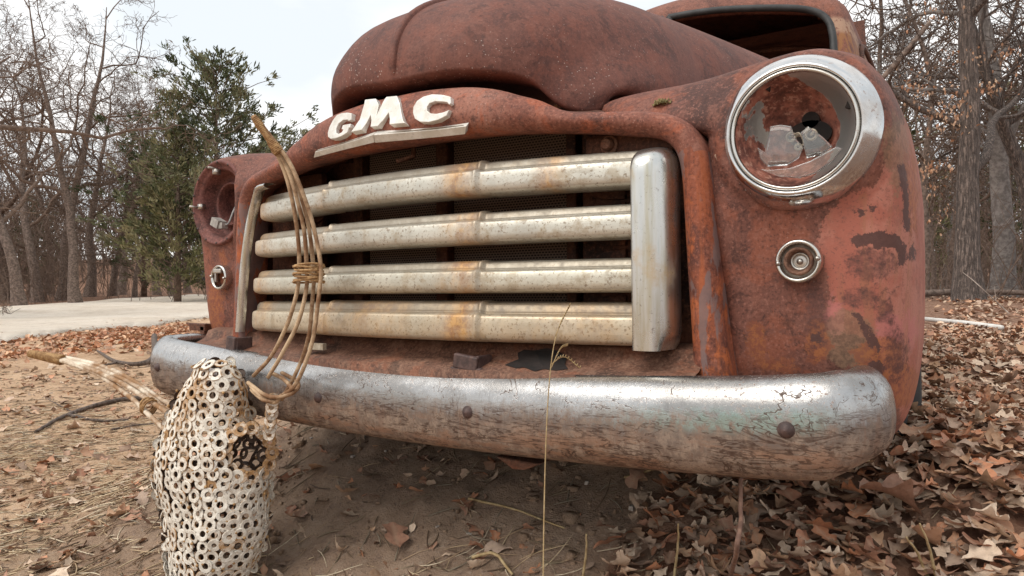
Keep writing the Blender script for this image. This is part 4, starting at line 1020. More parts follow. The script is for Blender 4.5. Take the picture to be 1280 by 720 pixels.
# ================================================================== LEAVES, STRAW, STICKS
def leaf_mat(name='dead_leaf', tr=.0):
    g = G(name); a = g.noise(60, 5, .65); b = g.noise(240, 4, .7); c = g.attr('leafcol', False)
    c0 = g.mix(g.ma('MULTIPLY', g.step(a, .46, .68), .45), c, (.10, .055, .036)); c0 = g.mix(g.ma('MULTIPLY', g.step(a, .46, .32), .35), c0, (.42, .31, .235))
    c0 = g.mix(g.ma('MULTIPLY', g.attr('vein'), .4), c0, (.46, .33, .23))
    return g.out(c0, .68, 0, g.bump(g.ma('ADD', a, g.ma('MULTIPLY', b, .5)), .4, .002), Specular_IOR_Level=.3)
m_leaf = leaf_mat()
PAL = np.array([1., 1.07, 1.08])*np.array([(.40, .20, .118), (.47, .275, .17), (.31, .135, .08), (.49, .34, .245), (.36, .235, .17), (.43, .18, .095), (.26, .14, .092), (.54, .395, .295), (.35, .175, .115), (.42, .285, .215)])
def leaves(name, pos, size, yaw, tilt, roll, rows, cols, rg, oak=True, z_up=None):
    N = len(pos); t = np.linspace(0, 1, rows); x = np.linspace(-1, 1, cols)
    env = np.sin(np.pi*np.clip(t*.94+.03, 0, 1))**.75*(.55+.65*t)
    ph = rg.uniform(-.5, .5, N); nl = rg.choice([2.4, 2.8, 3.2], N)
    lob = 1+.33*np.cos(2*np.pi*nl[:, None]*(t[None]*.92)+ph[:, None]) if oak else np.ones((N, rows))
    wid = .27*env[None]*lob*rg.uniform(.75, 1.2, (N, 1)); wid[:, 0] = .012; wid[:, 1] *= .35; wid[:, -1] *= .3
    asym = 1+.06*rg.normal(size=(N, rows))[:, :, None]*np.sign(x)[None, None]
    X = wid[:, :, None]*x[None, None]*asym; Y = np.broadcast_to((t-.45)[None, :, None], X.shape).copy()
    Y += np.abs(x)[None, None]*.10*(wid[:, :, None]/.36)
    c1 = rg.uniform(-1.3, 2.2, (N, 1, 1))*rg.choice([.3, .8, 1.5], (N, 1, 1)); c2 = rg.uniform(-.9, 1.1, (N, 1, 1)); c3 = rg.uniform(-.8, .8, (N, 1, 1)); c4 = rg.uniform(0, 6, (N, 1, 1))
    Zz = c1*X**2*1.3+c2*Y**2*.8+c3*X*Y*1.6+.035*np.sin(9*Y+c4)*np.abs(x)[None, None]+.03*np.abs(x)[None, None]
    P = np.stack([X, Y, Zz], -1)*np.asarray(size)[:, None, None, None]
    cy, sy = np.cos(yaw), np.sin(yaw); ct, st = np.cos(tilt), np.sin(tilt); cr, sr = np.cos(roll), np.sin(roll); o = np.zeros(N); l = np.ones(N)
    Rz = np.array([[cy, -sy, o], [sy, cy, o], [o, o, l]]).transpose(2, 0, 1); Rx = np.array([[l, o, o], [o, ct, -st], [o, st, ct]]).transpose(2, 0, 1); Ry = np.array([[cr, o, sr], [o, l, o], [-sr, o, cr]]).transpose(2, 0, 1)
    Q = Rz@Rx@Ry; V = np.einsum('nij,nrcj->nrci', Q, P)
    V = V+np.asarray(pos)[:, None, None, :]
    if z_up is not None:
        lowest = V[..., 2].min((1, 2)); tz = terrain(pos[:, 0], pos[:, 1]); V[..., 2] += np.maximum(0, tz-.006-lowest)[:, None, None]*.75
    ff = np.array(gridfaces(rows, cols)); F = (ff[None]+np.arange(N)[:, None, None]*rows*cols).reshape(-1, 4)
    cc = PAL[rg.integers(0, len(PAL), N)]*rg.uniform(.76, 1.50, (N, 1)); C_ = np.repeat(cc, rows*cols, 0)
    vein = np.broadcast_to((np.abs(x) < .05).astype(float)[None, None], (N, rows, cols)).ravel()
    return mkq(name, V.reshape(-1, 3), F, m_leaf, None, True, {'leafcol': C_, 'vein': vein})
rg = np.random.default_rng(11)
def scatter(n, d0, d1, p0=-260, p1=1560):
    d = np.sqrt(rg.uniform(d0*d0, d1*d1, n)); px = rg.uniform(p0, p1, n); lat = (px-640)/FPX*d
    x = CAM[0]+CX[0]*lat+CZ[0]*d; y = CAM[1]+CX[1]*lat+CZ[1]*d; z = terrain(x, y); P = np.stack([x, y, z], 1); return P, pr(P), d
def dens(P, q, d):
    px, py = q[:, 0], q[:, 1]
    r = litter_density(px, py, d, P[:, 0], P[:, 1])
    und_ = (np.abs(P[:, 0]) < .72) & (P[:, 1] > .75); r = np.where(und_, r*.12, r)
    nz_ = vnoise(P[:, 0], P[:, 1], 2.3, 7)+.5
    left = .07+.30*sstep(.55, .85, nz_)*sstep(440, 560, py)
    left = np.maximum(left, .55*sstep(690, 730, py+60*(nz_-.5))*sstep(300, 350, px)*sstep(600, 520, px))
    band = .95*sstep(452, 430, py)*sstep(385, 400, py)*(px < 460)*sstep(.2, .45, nz_)
    left = np.maximum(left*(px < 700), band)
    left = np.maximum(left, .06)
    onroad = (px < 420) & (py < np.interp(px, [0, 130, 265, 330], [424, 409, 395, 390])) & (d > 7) & (d < 45)
    return np.where(onroad, .05, np.maximum(r, left))
def litter(name, n, d0, d1, rows, cols, smin, smax, lift):
    P, q, d = scatter(n, d0, d1); k = rg.uniform(size=n) < dens(P, q, d); P = P[k]; N = len(P)
    P[:, 2] += rg.uniform(.002, lift, N)*sstep(600, 900, q[k][:, 0])+.004
    o = leaves(name, P, rg.uniform(smin, smax, N), rg.uniform(0, 6.283, N), rg.normal(0, .28, N), rg.normal(0, .28, N), rows, cols, rg, True, 1)
    return o
o = litter('leaf_litter', 17000, .55, 2.6, 19, 5, .028, .072, .030); tag(o, 'curled brown oak leaves lying thick on the earth by the right bumper end', 'leaves', kind='stuff')
o = litter('leaf_litter', 20000, 2.6, 6.5, 12, 3, .045, .09, .03); tag(o, 'brown oak leaves carpeting the ground past the right fender', 'leaves', kind='stuff')
o = litter('leaf_litter', 26000, 6.5, 28, 6, 3, .08, .14, .05); tag(o, 'dead leaves scattered far off between the trees and along the road edge', 'leaves', kind='stuff')
P, q, d = scatter(15000, 4.5, 15, -150, 430); k = rg.uniform(size=len(P)) < sstep(34, 16, q[:, 1]-np.interp(q[:, 0], [-150, 0, 130, 265, 430], [455, 429, 414, 398, 385]))*sstep(-4, 4, q[:, 1]-np.interp(q[:, 0], [-150, 0, 130, 265, 430], [455, 429, 414, 398, 385]))*(.35+.65*(vnoise(P[:, 0], P[:, 1], .9, 21) > -.1)); P = P[k]; N = len(P); PALs = PAL.copy(); PAL[:] = PAL*np.array([1.1, .88, .72]); P[:, 2] += .005
o = leaves('leaf_litter', P, rg.uniform(.07, .13, N), rg.uniform(0, 6.28, N), rg.normal(0, .35, N), rg.normal(0, .35, N), 6, 3, rg, True, 1); PAL[:] = PALs; tag(o, 'band of orange brown leaves drifted along the near edge of the gravel road', 'leaves', kind='stuff')
# dry grass and straw
def straw_mesh(name, n, d0, d1, fn, lmin, lmax, r, mat, p0=-260, p1=1560, dark=False):
    P, q, d = scatter(n, d0, d1, p0, p1); k = rg.uniform(size=n) < fn(P, q, d); P = P[k]; N = len(P); b = MB(); cols = []
    for p in P:
        L = rg.uniform(lmin, lmax); a = rg.normal(.3, 1.0); dr = np.array([math.cos(a), math.sin(a), 0]); bend = rg.normal(0, .12); up_ = rg.uniform(0, .12)
        pts = []
        for t in np.linspace(-.5, .5, 5):
            w = p+dr*L*t+np.array([-dr[1], dr[0], 0])*bend*L*(t*t*2); w[2] = terrain(w[0], w[1])+.004+up_*L*(t+.5); pts.append(w)
        b.tube(pts, [r*.6, r, r, r*.9, r*.4], 4, False); c = np.array([(.50, .39, .25), (.42, .31, .19), (.34, .24, .15), (.56, .47, .34), (.22, .14, .09)])[rg.integers(0, 5)]*(.42 if dark else 1.12); cols += [c]*20
    return b.obj(name, mat, None, True, {'leafcol': np.array(cols), 'vein': np.zeros(len(cols))})
def strawd(P, q, d):
    px, py = q[:, 0], q[:, 1]; n = vnoise(P[:, 0], P[:, 1], 3, 9)+.5
    v = sstep(470, 620, py)*sstep(300, 200, px)*(.35+.65*(n > .4))
    v = np.maximum(v, sstep(640, 720, py)*sstep(260, 330, px)*sstep(900, 700, px)*.7)
    return np.maximum(v, .06)
o = straw_mesh('dry_grass', 9500, .9, 4.2, strawd, .02, .12, .0017, m_leaf, -120, 330); tag(o, 'flattened straw coloured grass lying on the bare earth at the left', 'dry grass', kind='stuff')
o = straw_mesh('dry_grass', 1500, .8, 2.2, strawd, .02, .12, .0012, m_leaf, 330, 1300); tag(o, 'bits of straw and dry stems on the dirt in front of the bumper', 'dry grass', kind='stuff')
o = straw_mesh('twig_bits', 11000, .9, 6., lambda P, q, d: np.maximum(strawd(P, q, d), .35), .015, .10, .0017, m_leaf, -120, 900, True); tag(o, 'dark bits of twig and bark strewn over the bare earth', 'twigs', kind='stuff')
P, q, d = scatter(14000, .8, 5.5, -120, 1000); k = rg.uniform(size=len(P)) < np.where(q[:, 1] > 440, .16+.35*sstep(540, 640, q[:, 1])*sstep(330, 230, q[:, 0])+.6*np.maximum(0, vnoise(P[:, 0], P[:, 1], 2.7, 12)), .05); P = P[k]; P[:, 2] += .004
o = leaves('leaf_fragments', P, rg.uniform(.014, .04, len(P)), rg.uniform(0, 6.28, len(P)), rg.normal(0, .5, len(P)), rg.normal(0, .5, len(P)), 6, 3, rg, True, 1); tag(o, 'small broken leaf fragments scattered over the bare earth', 'leaves', kind='stuff')
P, q, d = scatter(16000, .7, 3.6, -120, 1100); k = rg.uniform(size=len(P)) < .25+.75*(vnoise(P[:, 0], P[:, 1], 4, 14) > .05); P = P[k]
V8 = np.array([[x, y, z] for x in (-1, 1) for y in (-1, 1) for z in (-1, 1)], float); N = len(P); r = rg.uniform(.0015, .0075, N)*rg.uniform(.4, 1, N)*(1+1.0*sstep(-.3, .1, P[:, 1])*(rg.uniform(size=N) < .25))
V = P[:, None]+V8[None]*(r[:, None, None]*rg.uniform(.5, 1.1, (N, 1, 3)))*rg.uniform(.6, 1.15, (N, 8, 1)); F6 = np.array([(0, 1, 3, 2), (4, 6, 7, 5), (0, 4, 5, 1), (2, 3, 7, 6), (0, 2, 6, 4), (1, 5, 7, 3)]); F = (F6[None]+8*np.arange(N)[:, None, None]).reshape(-1, 4)
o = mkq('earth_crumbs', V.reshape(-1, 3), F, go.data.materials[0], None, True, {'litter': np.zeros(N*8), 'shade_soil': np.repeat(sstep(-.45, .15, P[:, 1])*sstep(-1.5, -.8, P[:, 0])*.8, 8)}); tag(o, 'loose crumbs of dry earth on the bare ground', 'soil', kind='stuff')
def pebd(P, q, d): return .5*sstep(300, 500, q[:, 0])*sstep(1000, 700, q[:, 0])+.2
P, q, d = scatter(520, .8, 3.5); k = rg.uniform(size=len(P)) < pebd(P, q, d); b = MB()
for p in P[k]:
    r = rg.uniform(.003, .009); M3 = rg.normal(size=(3, 3)); V = np.array([[x, y, z] for x in (-1, 1) for y in (-1, 1) for z in (-1, 1)])*r*rg.uniform(.5, 1.1, 3)*rg.uniform(.7, 1.1, (8, 1)); b.box(p, (1e-5, 1e-5, 1e-5)); b.v[-1] = V+p
peb = b.obj('pebbles', simple('pebble', (.30, .25, .21), (.52, .47, .42), 90, .85), None, False); tag(peb, 'small pale pebbles and clods scattered on the bare earth', 'pebbles', kind='stuff')
m_stick = simple('grey_stick', (.06, .043, .034), (.17, .125, .10), 40, .9, .5, .003)
m_stalk = simple('dry_stalk', (.36, .25, .12), (.52, .40, .22), 60, .8, .3)
def gp(x, y, lift=0.): p = gpix(x, y).copy(); p[2] = terrain(p[0], p[1])+lift; return p
def stick(name, paths, label, cat='stick', mat=None):
    b = MB()
    for pts, r0, r1 in paths:
        n = 30; P = catmull(np.array(pts), n); P += np.array([[min(.006, r0*.55)*vnoise(i*.35, k+r0*900, 1, 3) for k in range(3)] for i in range(n)]); b.tube(P, np.linspace(r0, r1, n), 6)
    P0 = paths[0][0]; o = b.obj(name, mat or m_stick, None); return tag(o, label, cat)
stick('fallen_branch', [([gp(122, 442, .03), gp(145, 457, .03), gp(175, 459, .04), gp(192, 452, .05), gp(193, 434, .14)], .012, .034), ([gp(150, 458, .04), gp(120, 462, .03)], .014, .005)], 'dark forked branch lying on the earth behind the left horn', 'branch')
stick('fallen_branch', [([gp(44, 542, .01), gp(75, 527, .015), gp(110, 511, .02), (gp(150, 504, .02)), gp(196, 500, .02)], .007, .017), ([gp(85, 523, .015), gp(120, 528, .01), gp(160, 526, .01)], .009, .006), ([gp(95, 520, .01), gp(60, 500, .01)], .004, .002)], 'long curved bare stick on the sand left of the sculpture', 'branch')
stick('fallen_branch', [([gp(140, 540, .01), gp(175, 533, .012), gp(215, 530, .01)], .006, .004)], 'short thin twig beside the washer head at the left', 'branch')
stick('brown_stem', [([gp(912, 722, 0), atz(920, 690, .98), atz(926, 640, 1.02), atz(925, 596, 1.05)], .0042, .003)], 'upright reddish brown stem among leaves below the bumper', 'stem', simple('brown_stem', (.13, .07, .05), (.24, .14, .10), 60, .8))
stick('straw_stem', [([gp(780, 606, .01), gp(838, 600, .02)], .0035, .002)], 'pale straw lying on the dirt just below the bumper', 'straw', m_stalk)
stick('straw_stem', [([gp(585, 631, .01), gp(640, 642, .012), gp(705, 668, .01)], .0034, .002)], 'long pale straw on the bare dirt under the grille', 'straw', m_stalk)
stick('straw_stem', [([gp(590, 698, .01), gp(618, 706, .03), gp(640, 722, .01)], .004, .003)], 'bent pale straw at the bottom edge left of the tall stalk', 'straw', m_stalk)
stick('straw_stem', [([gp(1015, 606, .04), gp(1088, 604, .05)], .003, .0022)], 'pale straw lying flat below the right bumper end', 'straw', m_stalk)
for (a_, b_, lb) in (((1150, 655), (1172, 722), 'tall straw blade of the pair standing in the leaves at lower right'), ((1133, 672), (1160, 716), 'leaning straw blade, left of the pair in the leaves at lower right'), ((733, 668), (728, 722), 'short upright straw at the bottom edge beside the tall stalk'), ((848, 655), (842, 722), 'upright straw at the bottom edge between stalk and leaves')):
    g0 = gp(b_[0], b_[1]); dd_ = (g0-CAM)@CZ
    stick('straw_stem', [([g0, atz((a_[0]*.5+b_[0]*.5)+2, (a_[1]+b_[1])/2, dd_*.99), atz(a_[0], a_[1], dd_*.97)], .003, .0015)], lb, 'straw', m_stalk)
# tall grass stalk in front of the bumper
D = 1.05; b = MB(); base = atz(678, 830, D); base[2] = float(terrain(base[0], base[1]))-.01
b.tube(catmull([base, atz(679, 730, D), atz(681, 600, D), atz(685, 500, D), atz(691, 440, D), atz(700, 405, D), atz(712, 383, D)], 60), np.linspace(.0013, .0006, 60), 5)
st_ = b.obj('grass_stalk', m_stalk, None); tag(st_, 'tall thin dry grass stalk with seed branches rising in front of the bumper', 'grass stalk')
b = MB()
for pts in ([(688, 462), (700, 437), (709, 432)], [(688, 456), (705, 446), (725, 460)], [(694, 420), (703, 400), (712, 382)]):
    P = catmull([atz(x, y, D) for x, y in pts], 12); b.tube(P, .0008, 4)
    for p in P[3:]: b.tube([p, p+np.array([.002, -.001, .004])], [.0016, .0004], 4)
sp_ = b.obj('seed_branch', m_stalk, st_); sp_['kind'] = 'stuff'
# a few single leaves
def one_leaf(name, p, size, yaw, tilt, roll, label, seed):
    r_ = np.random.default_rng(seed); o = leaves(name, np.array([[0., 0, 0]]), np.array([size]), np.array([yaw]), np.array([tilt]), np.array([roll]), 17, 7, r_); o.location = p; tag(o, label, 'leaf'); return o
o = one_leaf('dead_leaf', at(901, 200, -.012), .045, .4, 1.4, .3, 'crumpled dead leaf caught at the left of the chrome headlight bezel', 5)
o = one_leaf('oak_leaf', gp(1125, 655, .06), .13, 2.0, .5, .1, 'large reddish oak leaf lying on top of the litter at lower right', 8)
o = one_leaf('oak_leaf', gp(245, 640, .02)if False else gp(495, 690, .03), .10, .9, .25, .2, 'tan oak leaf on the dirt right of the washer head', 21)
# moss on the fender
b = MB(); c = at(826, 133, .0); r_ = np.random.default_rng(2)
for k in range(150):
    a = r_.uniform(0, 6.28); rr = r_.uniform(0, 1)**.6; p = c+np.array([math.cos(a)*.017*rr, math.sin(a)*.014*rr+.01, .004+.010*(1-rr)*r_.uniform(.3, 1)])
    b.tube([p, p+r_.normal(0, .003, 3)+np.array([0, 0, .003])], [.0016, .0006], 4)
tag(b.obj('moss_clump', simple('moss', (.12, .10, .035), (.30, .25, .11), 120, .95), None), 'small tuft of dry moss on the fender above the grille corner', 'moss')

# ================================================================== TREES
m_bark = simple('oak_bark', (.115, .083, .067), (.27, .20, .162), 12, .95, .8, .02, 0., 60)
m_twig = simple('twig_bark', (.115, .076, .056), (.22, .152, .115), 8, .95, .3, .004)
m_grey = simple('grey_bark', (.16, .14, .13), (.30, .27, .25), 10, .95, .7, .02, 0., 60)
def bark_far(name):
    g = G(name); v = g.map(sc=(1, 1, .16)); a = g.noise(38, 7, .7, v, .4); b = g.voro(26, g.mix(.06, v, g.noise(9, 3)), 'F1'); c = g.noise(120, 4, .7)
    c0 = g.mix(g.step(a, .38, .62), (.065, .048, .040), (.26, .20, .17)); c0 = g.mix(g.ma('MULTIPLY', g.step(b, .30, .55), .6), c0, (.038, .030, .027)); c0 = g.mix(g.ma('MULTIPLY', g.step(c, .56, .68), .5), c0, (.34, .31, .285))
    return g.out(c0, .95, 0, g.bump(g.ma('SUBTRACT', a, b), .9, .03))
m_bark2 = bark_far('furrowed_bark')
def grow(seed, H, r0, nlimb=7, spread=1., first=.25, lean=(0, 0), levels=3, kids=(7, 7, 6), wig=.10, minr=.009, limb=.55, droop=0.):
    g = np.random.default_rng(seed); tubes = [[], []]
    def walk(p, d, L, n, w, up_):
        P = [p]; d = d/np.linalg.norm(d)
        for i in range(n):
            d = d+g.normal(0, w, 3); d[2] += up_; d /= np.linalg.norm(d); P.append(P[-1]+d*L/n)
        return np.array(P)
    def br(p, d, L, r, lv):
        n = (0, 9, 7, 5, 4)[lv]; P = walk(p, d, L, n, (.0, .17, .20, .22, .25)[lv]*wig/.10, (.05-droop, .05-droop, .03-droop, .02-droop, .0)[lv])
        R_ = np.linspace(r, max(minr*.7, r*.28), n+1); tubes[1].append((P, R_, (9, 6, 5, 4, 3)[lv]))
        if lv <= levels:
            nk = kids[lv-1]
            for k in range(nk):
                t = .22+.78*(k+g.uniform(0, .9))/nk; t = min(t, .98); i = int(t*n); q = P[i]+(P[min(i+1, n)]-P[i])*(t*n-i)
                dd = P[min(i+1, n)]-P[i]; dd /= np.linalg.norm(dd)+1e-9; sd = g.normal(size=3); sd -= dd*(sd@dd); sd /= np.linalg.norm(sd)
                br(q, dd*g.uniform(.4, .9)+sd*g.uniform(.6, 1.1), L*g.uniform(.36, .6)*(1.1-.4*t), max(minr, R_[i]*g.uniform(.45, .62)), lv+1)
    tr = walk(np.zeros(3), np.array([lean[0], lean[1], 1.]), H*.92, 16, .045*wig/.10, .03)
    RR_ = np.linspace(r0, r0*.05+.006, 17); RR_[0] *= 1.45; RR_[1] *= 1.06; tubes[0].append((tr, RR_, 12))
    for k in range(nlimb):
        t = first+(1-first)*(k+g.uniform(.0, .8))/nlimb; t = min(t, .99); i = int(t*16); q = tr[i]+(tr[i+1]-tr[i])*(t*16-i); a = k*2.4+g.uniform(-.5, .5)
        br(q, np.array([math.cos(a)*spread, math.sin(a)*spread, g.uniform(.35, .9)]), H*limb*(1.05-.55*t)*g.uniform(.75, 1.15), max(RR_[i]*g.uniform(.42, .62), r0*.12), 1)
    return tubes
def tubes_mesh(tb):
    b = MB()
    for P, r, k in tb: b.tube(P, r, k, False)
    return np.vstack(b.v), b.f
def tree_mesh(seed, **kw):
    tb = grow(seed, **kw); out = []
    for q, nm in ((0, 'trunk'), (1, 'branches')):
        V, F = tubes_mesh(tb[q]); me = bpy.data.meshes.new(nm); me.from_pydata(V.tolist(), [], F); me.polygons.foreach_set('use_smooth', np.ones(len(F), bool)); out.append((nm, me, V))
    return out, tb
def place(px, depth, zoff=-.08):
    lat = (px-640)/FPX*depth; x = CAM[0]+CX[0]*lat+CZ[0]*depth; y = CAM[1]+CX[1]*lat+CZ[1]*depth
    return (x, y, float(terrain(x, y, False))+zoff)
def put_tree(name, variant, px, depth, sc, rz, label, group, cat='tree', bark=None, leaves_=0, loc=None):
    root = thing(name, loc or place(px, depth), label, cat, group, True); root.rotation_euler[2] = rz; root.scale = (sc, sc, sc)
    for nm, me, V in variant:
        if bark is not None or not me.materials:
            me = me.copy() if me.materials else me; me.materials.clear(); me.materials.append((bark or m_bark) if nm == 'trunk' else (bark or m_twig))
        o = bpy.data.objects.new(nm, me); col.objects.link(o); o.parent = root
    return root
VA = [tree_mesh(101+k, H=h, r0=r, nlimb=nl, spread=sp, first=f, levels=3, kids=kd, wig=w, limb=lb)[0] for k, (h, r, nl, sp, f, kd, w, lb) in enumerate((
    (16, .30, 9, 1.0, .28, (7, 6, 5), .17, .50), (14, .22, 9, .85, .25, (6, 6, 5), .17, .48), (17, .26, 8, .8, .35, (6, 6, 5), .18, .46), (11, .12, 10, .6, .25, (6, 5, 4), .16, .42), (12, .24, 8, 1.25, .20, (7, 6, 5), .15, .60)))]
GL_ = 'bare trees beyond the gravel road'
L1 = [(8, 34, 0, 1., .3, 'bare dark oak at the far left edge beyond the gravel road'), (47, 31, 1, 1., 1.9, 'thin bare oak second from the left edge beyond the gravel road'), (78, 33, 2, .95, 2.2, 'bare tree third from the left edge, its trunk dark beside the road'), (112, 38, 0, .85, 3.9, 'bare oak in the middle of the left woods with a wide crown'),
      (140, 40, 1, .9, 5.1, 'bare tree left of the brown clearing behind the gravel road'), (168, 36, 3, 1.0, .8, 'slender bare tree in front of the brown clearing'), (196, 43, 2, .8, 4.2, 'bare tree just left of the cedar by the brown clearing'), (214, 35, 3, .95, 2.9, 'slender bare tree whose stem stands before the cedar on its left side'),
      (330, 46, 1, .8, 1.2, 'bare tree rising behind the far headlight at the right of the cedar'), (392, 52, 2, .62, 3.3, 'small bare tree seen in the gap left of the hood badge'), (-60, 30, 4, 1.0, 1.0, 'spreading bare oak whose limbs reach in from the left edge'), (-20, 44, 2, 1., 5.5, 'bare tree behind the far left oak, half out of frame'), (62, 47, 1, 1.1, 4.4, 'bare tree standing back between the left pair of oaks'), (235, 50, 0, .8, .2, 'bare oak standing behind the cedar'), (25, 26, 1, .95, 2.4, 'nearest bare oak on the far road edge at the left'), (95, 28, 2, .8, 5.0, 'bare oak by the road edge between the left trunks and the clearing'), (150, 47, 0, .95, 3.3, 'bare oak at the back of the brown clearing')]
for px, d, v, sc, rz, lb in L1: put_tree('bare_tree', VA[v], px, d, sc, rz, lb, GL_)
# the near spreading oak just outside the frame: long low limbs over the road
tb = grow(77, H=10.5, r0=.34, nlimb=10, spread=1.25, first=.40, levels=3, kids=(9, 8, 5), wig=.30, limb=.85, minr=.008)
vn = []
for q, nm in ((0, 'trunk'), (1, 'branches')):
    V, F = tubes_mesh(tb[q]); me = bpy.data.meshes.new(nm); me.from_pydata(V.tolist(), [], F); me.polygons.foreach_set('use_smooth', np.ones(len(F), bool)); vn.append((nm, me, V))
put_tree('spreading_oak', vn, -120, 15.5, 1., .9, 'large spreading bare oak whose crooked limbs cross the upper left sky', GL_)
# right-hand wood
VR = [tree_mesh(210+k, H=h, r0=r, nlimb=nl, spread=sp, first=f, levels=3, kids=kd, wig=w, limb=lb, lean=ln)[0] for k, (h, r, nl, sp, f, kd, w, lb, ln) in enumerate((
    (14, .215, 9, 1.0, .16, (7, 6, 4), .09, .40, (.01, .03)), (13, .25, 8, .8, .22, (6, 6, 4), .11, .40, (-.06, .0)), (12, .16, 9, .8, .2, (6, 6, 4), .13, .42, (.05, .1)), (9, .075, 10, .7, .2, (6, 5, 4), .15, .42, (0, 0))))]
GR_ = 'trees of the wood right of the truck'
L2 = [(1211, 12.8, 0, 1., .4, 'thick furrowed oak trunk nearest at the right behind the fender', m_bark2), (1252, 16.5, 1, 1., 2.0, 'pale grey trunk leaning beside the thick oak at the right', m_grey), (1292, 15.5, 2, 1.15, 3.6, 'dark trunk at the right frame edge with limbs reaching in', m_bark2), (1108, 21, 2, .9, 1.2, 'dark trunk right behind the cab pillar', None),
      (1140, 26, 3, 1.2, .5, 'slender stem between the cab and the thick oak', None), (1166, 24, 3, 1.1, 2.1, 'slender stem just left of the thick oak', None), (1182, 31, 1, .9, 4.0, 'tree standing back left of the thick oak', None), (1232, 29, 3, 1.3, 5.2, 'slender stem seen between the thick oak and the pale trunk', None), (1275, 33, 1, 1., .9, 'tree standing back between pale trunk and right edge', None),
      (1128, 38, 0, .9, 2.7, 'distant oak filling the gap right of the cab', None), (1330, 24, 0, .9, 1.0, 'oak outside the right edge with limbs entering the frame', None), (1085, 44, 2, 1.0, 3.0, 'distant tree behind the cab door', None), (1205, 42, 2, 1.1, 5.9, 'distant tree hidden partly by the thick oak', None), (1122, 19, 3, 1.5, 3.3, 'straight slim trunk nearest to the cab door', None), (1154, 18, 3, 1.4, 1.7, 'straight slim trunk midway between cab and thick oak', None), (1268, 21, 3, 1.6, 4.4, 'straight slim trunk close by the right side of the pale trunk', None), (1188, 22, 3, 1.5, .2, 'straight slim trunk touching the left outline of the thick oak', None)]
for px, d, v, sc, rz, lb, bk_ in L2: put_tree('oak_tree' if v < 2 else 'thin_tree', VR[v], px, d, sc, rz, lb, GR_, bark=bk_)
VH = tree_mesh(333, H=16, r0=.26, nlimb=5, first=.62, levels=3, kids=(6, 5, 4), wig=.06)[0]
put_tree('bare_tree', VH, 624, 15.5, 1., 1.1, 'tree trunk rising just above the top of the rusted hood', None)
# one leaning limb crossing the wood, broken off
stick('leaning_limb', [([np.array(place(1040, 12.5, 3.2)), np.array(place(1105, 12.2, 4.0)), np.array(place(1165, 12.0, 4.9))], .06, .04)], 'dark broken limb slanting across the wood behind the near fender', 'branch', m_bark)
# evergreens
def cedar_mesh(seed, H, Rb, ntuft, base=.06):
    g = np.random.default_rng(seed); b = MB(); V_, F_, C_, U_ = [], [], [], []; n = 0
    nb = int(H*13)
    for k in range(nb):
        h = H*(base+(1-base)*(k+g.uniform())/nb); a = k*2.399+g.uniform(-.6, .6); L = Rb*min(1, .70+1.2*h/H)*(1-h/H)**.55*g.uniform(.45, 1.18)+.25
        d = np.array([math.cos(a), math.sin(a), g.uniform(.15, .75)]); P = [np.array([0, 0, h])]
        for i in range(6): d = d+g.normal(0, .14, 3)+np.array([0, 0, .05]); d /= np.linalg.norm(d); P.append(P[-1]+d*L/6)
        P = np.array(P); b.tube(P, np.linspace(.03, .008, 7), 4, False)
        tone = g.uniform(); m = int(ntuft*L/Rb*g.uniform(.5, 1.3))
        for j in range(m):
            t = g.uniform(.22, 1.02)*6; i = min(int(t), 5); c = P[i]+(P[i+1]-P[i])*(t-i)+g.normal(0, .15, 3)*np.array([1, 1, .7]); tt = np.clip(tone+g.normal(0, .2), 0, 1)
            for q in range(12):
                dd = g.normal(0, .55, 3)+(P[i+1]-P[i])/np.linalg.norm(P[i+1]-P[i])+np.array([0, 0, .25]); dd /= np.linalg.norm(dd); sd = np.cross(dd, g.normal(size=3)); sd /= np.linalg.norm(sd); l = g.uniform(.12, .30); w = g.uniform(.018, .04); o_ = c+g.normal(0, .07, 3)
                V_ += [o_-sd*w*.5, o_+sd*w*.5, o_+dd*l*.6+sd*w, o_+dd*l, o_+dd*l*.6-sd*w]; F_.append((n, n+1, n+2, n+3, n+4)); n += 5; C_ += [np.clip(tt+g.normal(0, .12), 0, 1)]*5
    b.tube([np.zeros(3), np.array([.05, 0, H*.5]), np.array([0, .05, H*.97])], [.16, .10, .02], 8)
    return np.vstack(b.v), b.f, np.array(V_), np.array(F_), np.array(C_)
def green_mat(name, a, b, c):
    g = G(name); t = g.attr('tone'); return g.out(g.ramp(t, [(.15, a), (.55, b), (.95, c)]), .8, 0, Specular_IOR_Level=.2)
m_ced = green_mat('cedar_foliage', (.070, .084, .042), (.14, .152, .080), (.24, .225, .135))
m_ced2 = green_mat('cedar_foliage', (.095, .10, .045), (.18, .175, .082), (.30, .265, .15))
def cedar(px, depth, seed, H, Rb, nt_, label, mat, group=None, base=.06):
    Vb, Fb, Vf, Ff, Cf = cedar_mesh(seed, H, Rb, nt_, base); root = thing('cedar_tree', place(px, depth), label, 'tree', group, True)
    o = mk('trunk', Vb, Fb, m_twig); o.parent = root; o = mkq('crown', Vf, Ff, mat, None, False, {'tone': Cf}); o.parent = root
    return root
GC = 'evergreen cedars'
cedar(270, 31, 31, 10.7, 7.0, 33, 'tall dark green cedar behind the far headlight', m_ced, GC)
cedar(222, 29.5, 35, 7.0, 3.4, 16, 'lower yellowish green cedar in front of the tall dark one', m_ced2, GC)
cedar(180, 38, 36, 8.5, 2.6, 5, 'thin see-through cedar on the left of the tall dark one', m_ced, GC)
cedar(1135, 30, 37, 8.0, 2.2, 7, 'green cedar between the cab and the thick oak', m_ced2, GC)
cedar(1262, 29, 38, 9.0, 2.2, 6, 'slim cedar behind the pale grey trunk at the right', m_ced, GC)
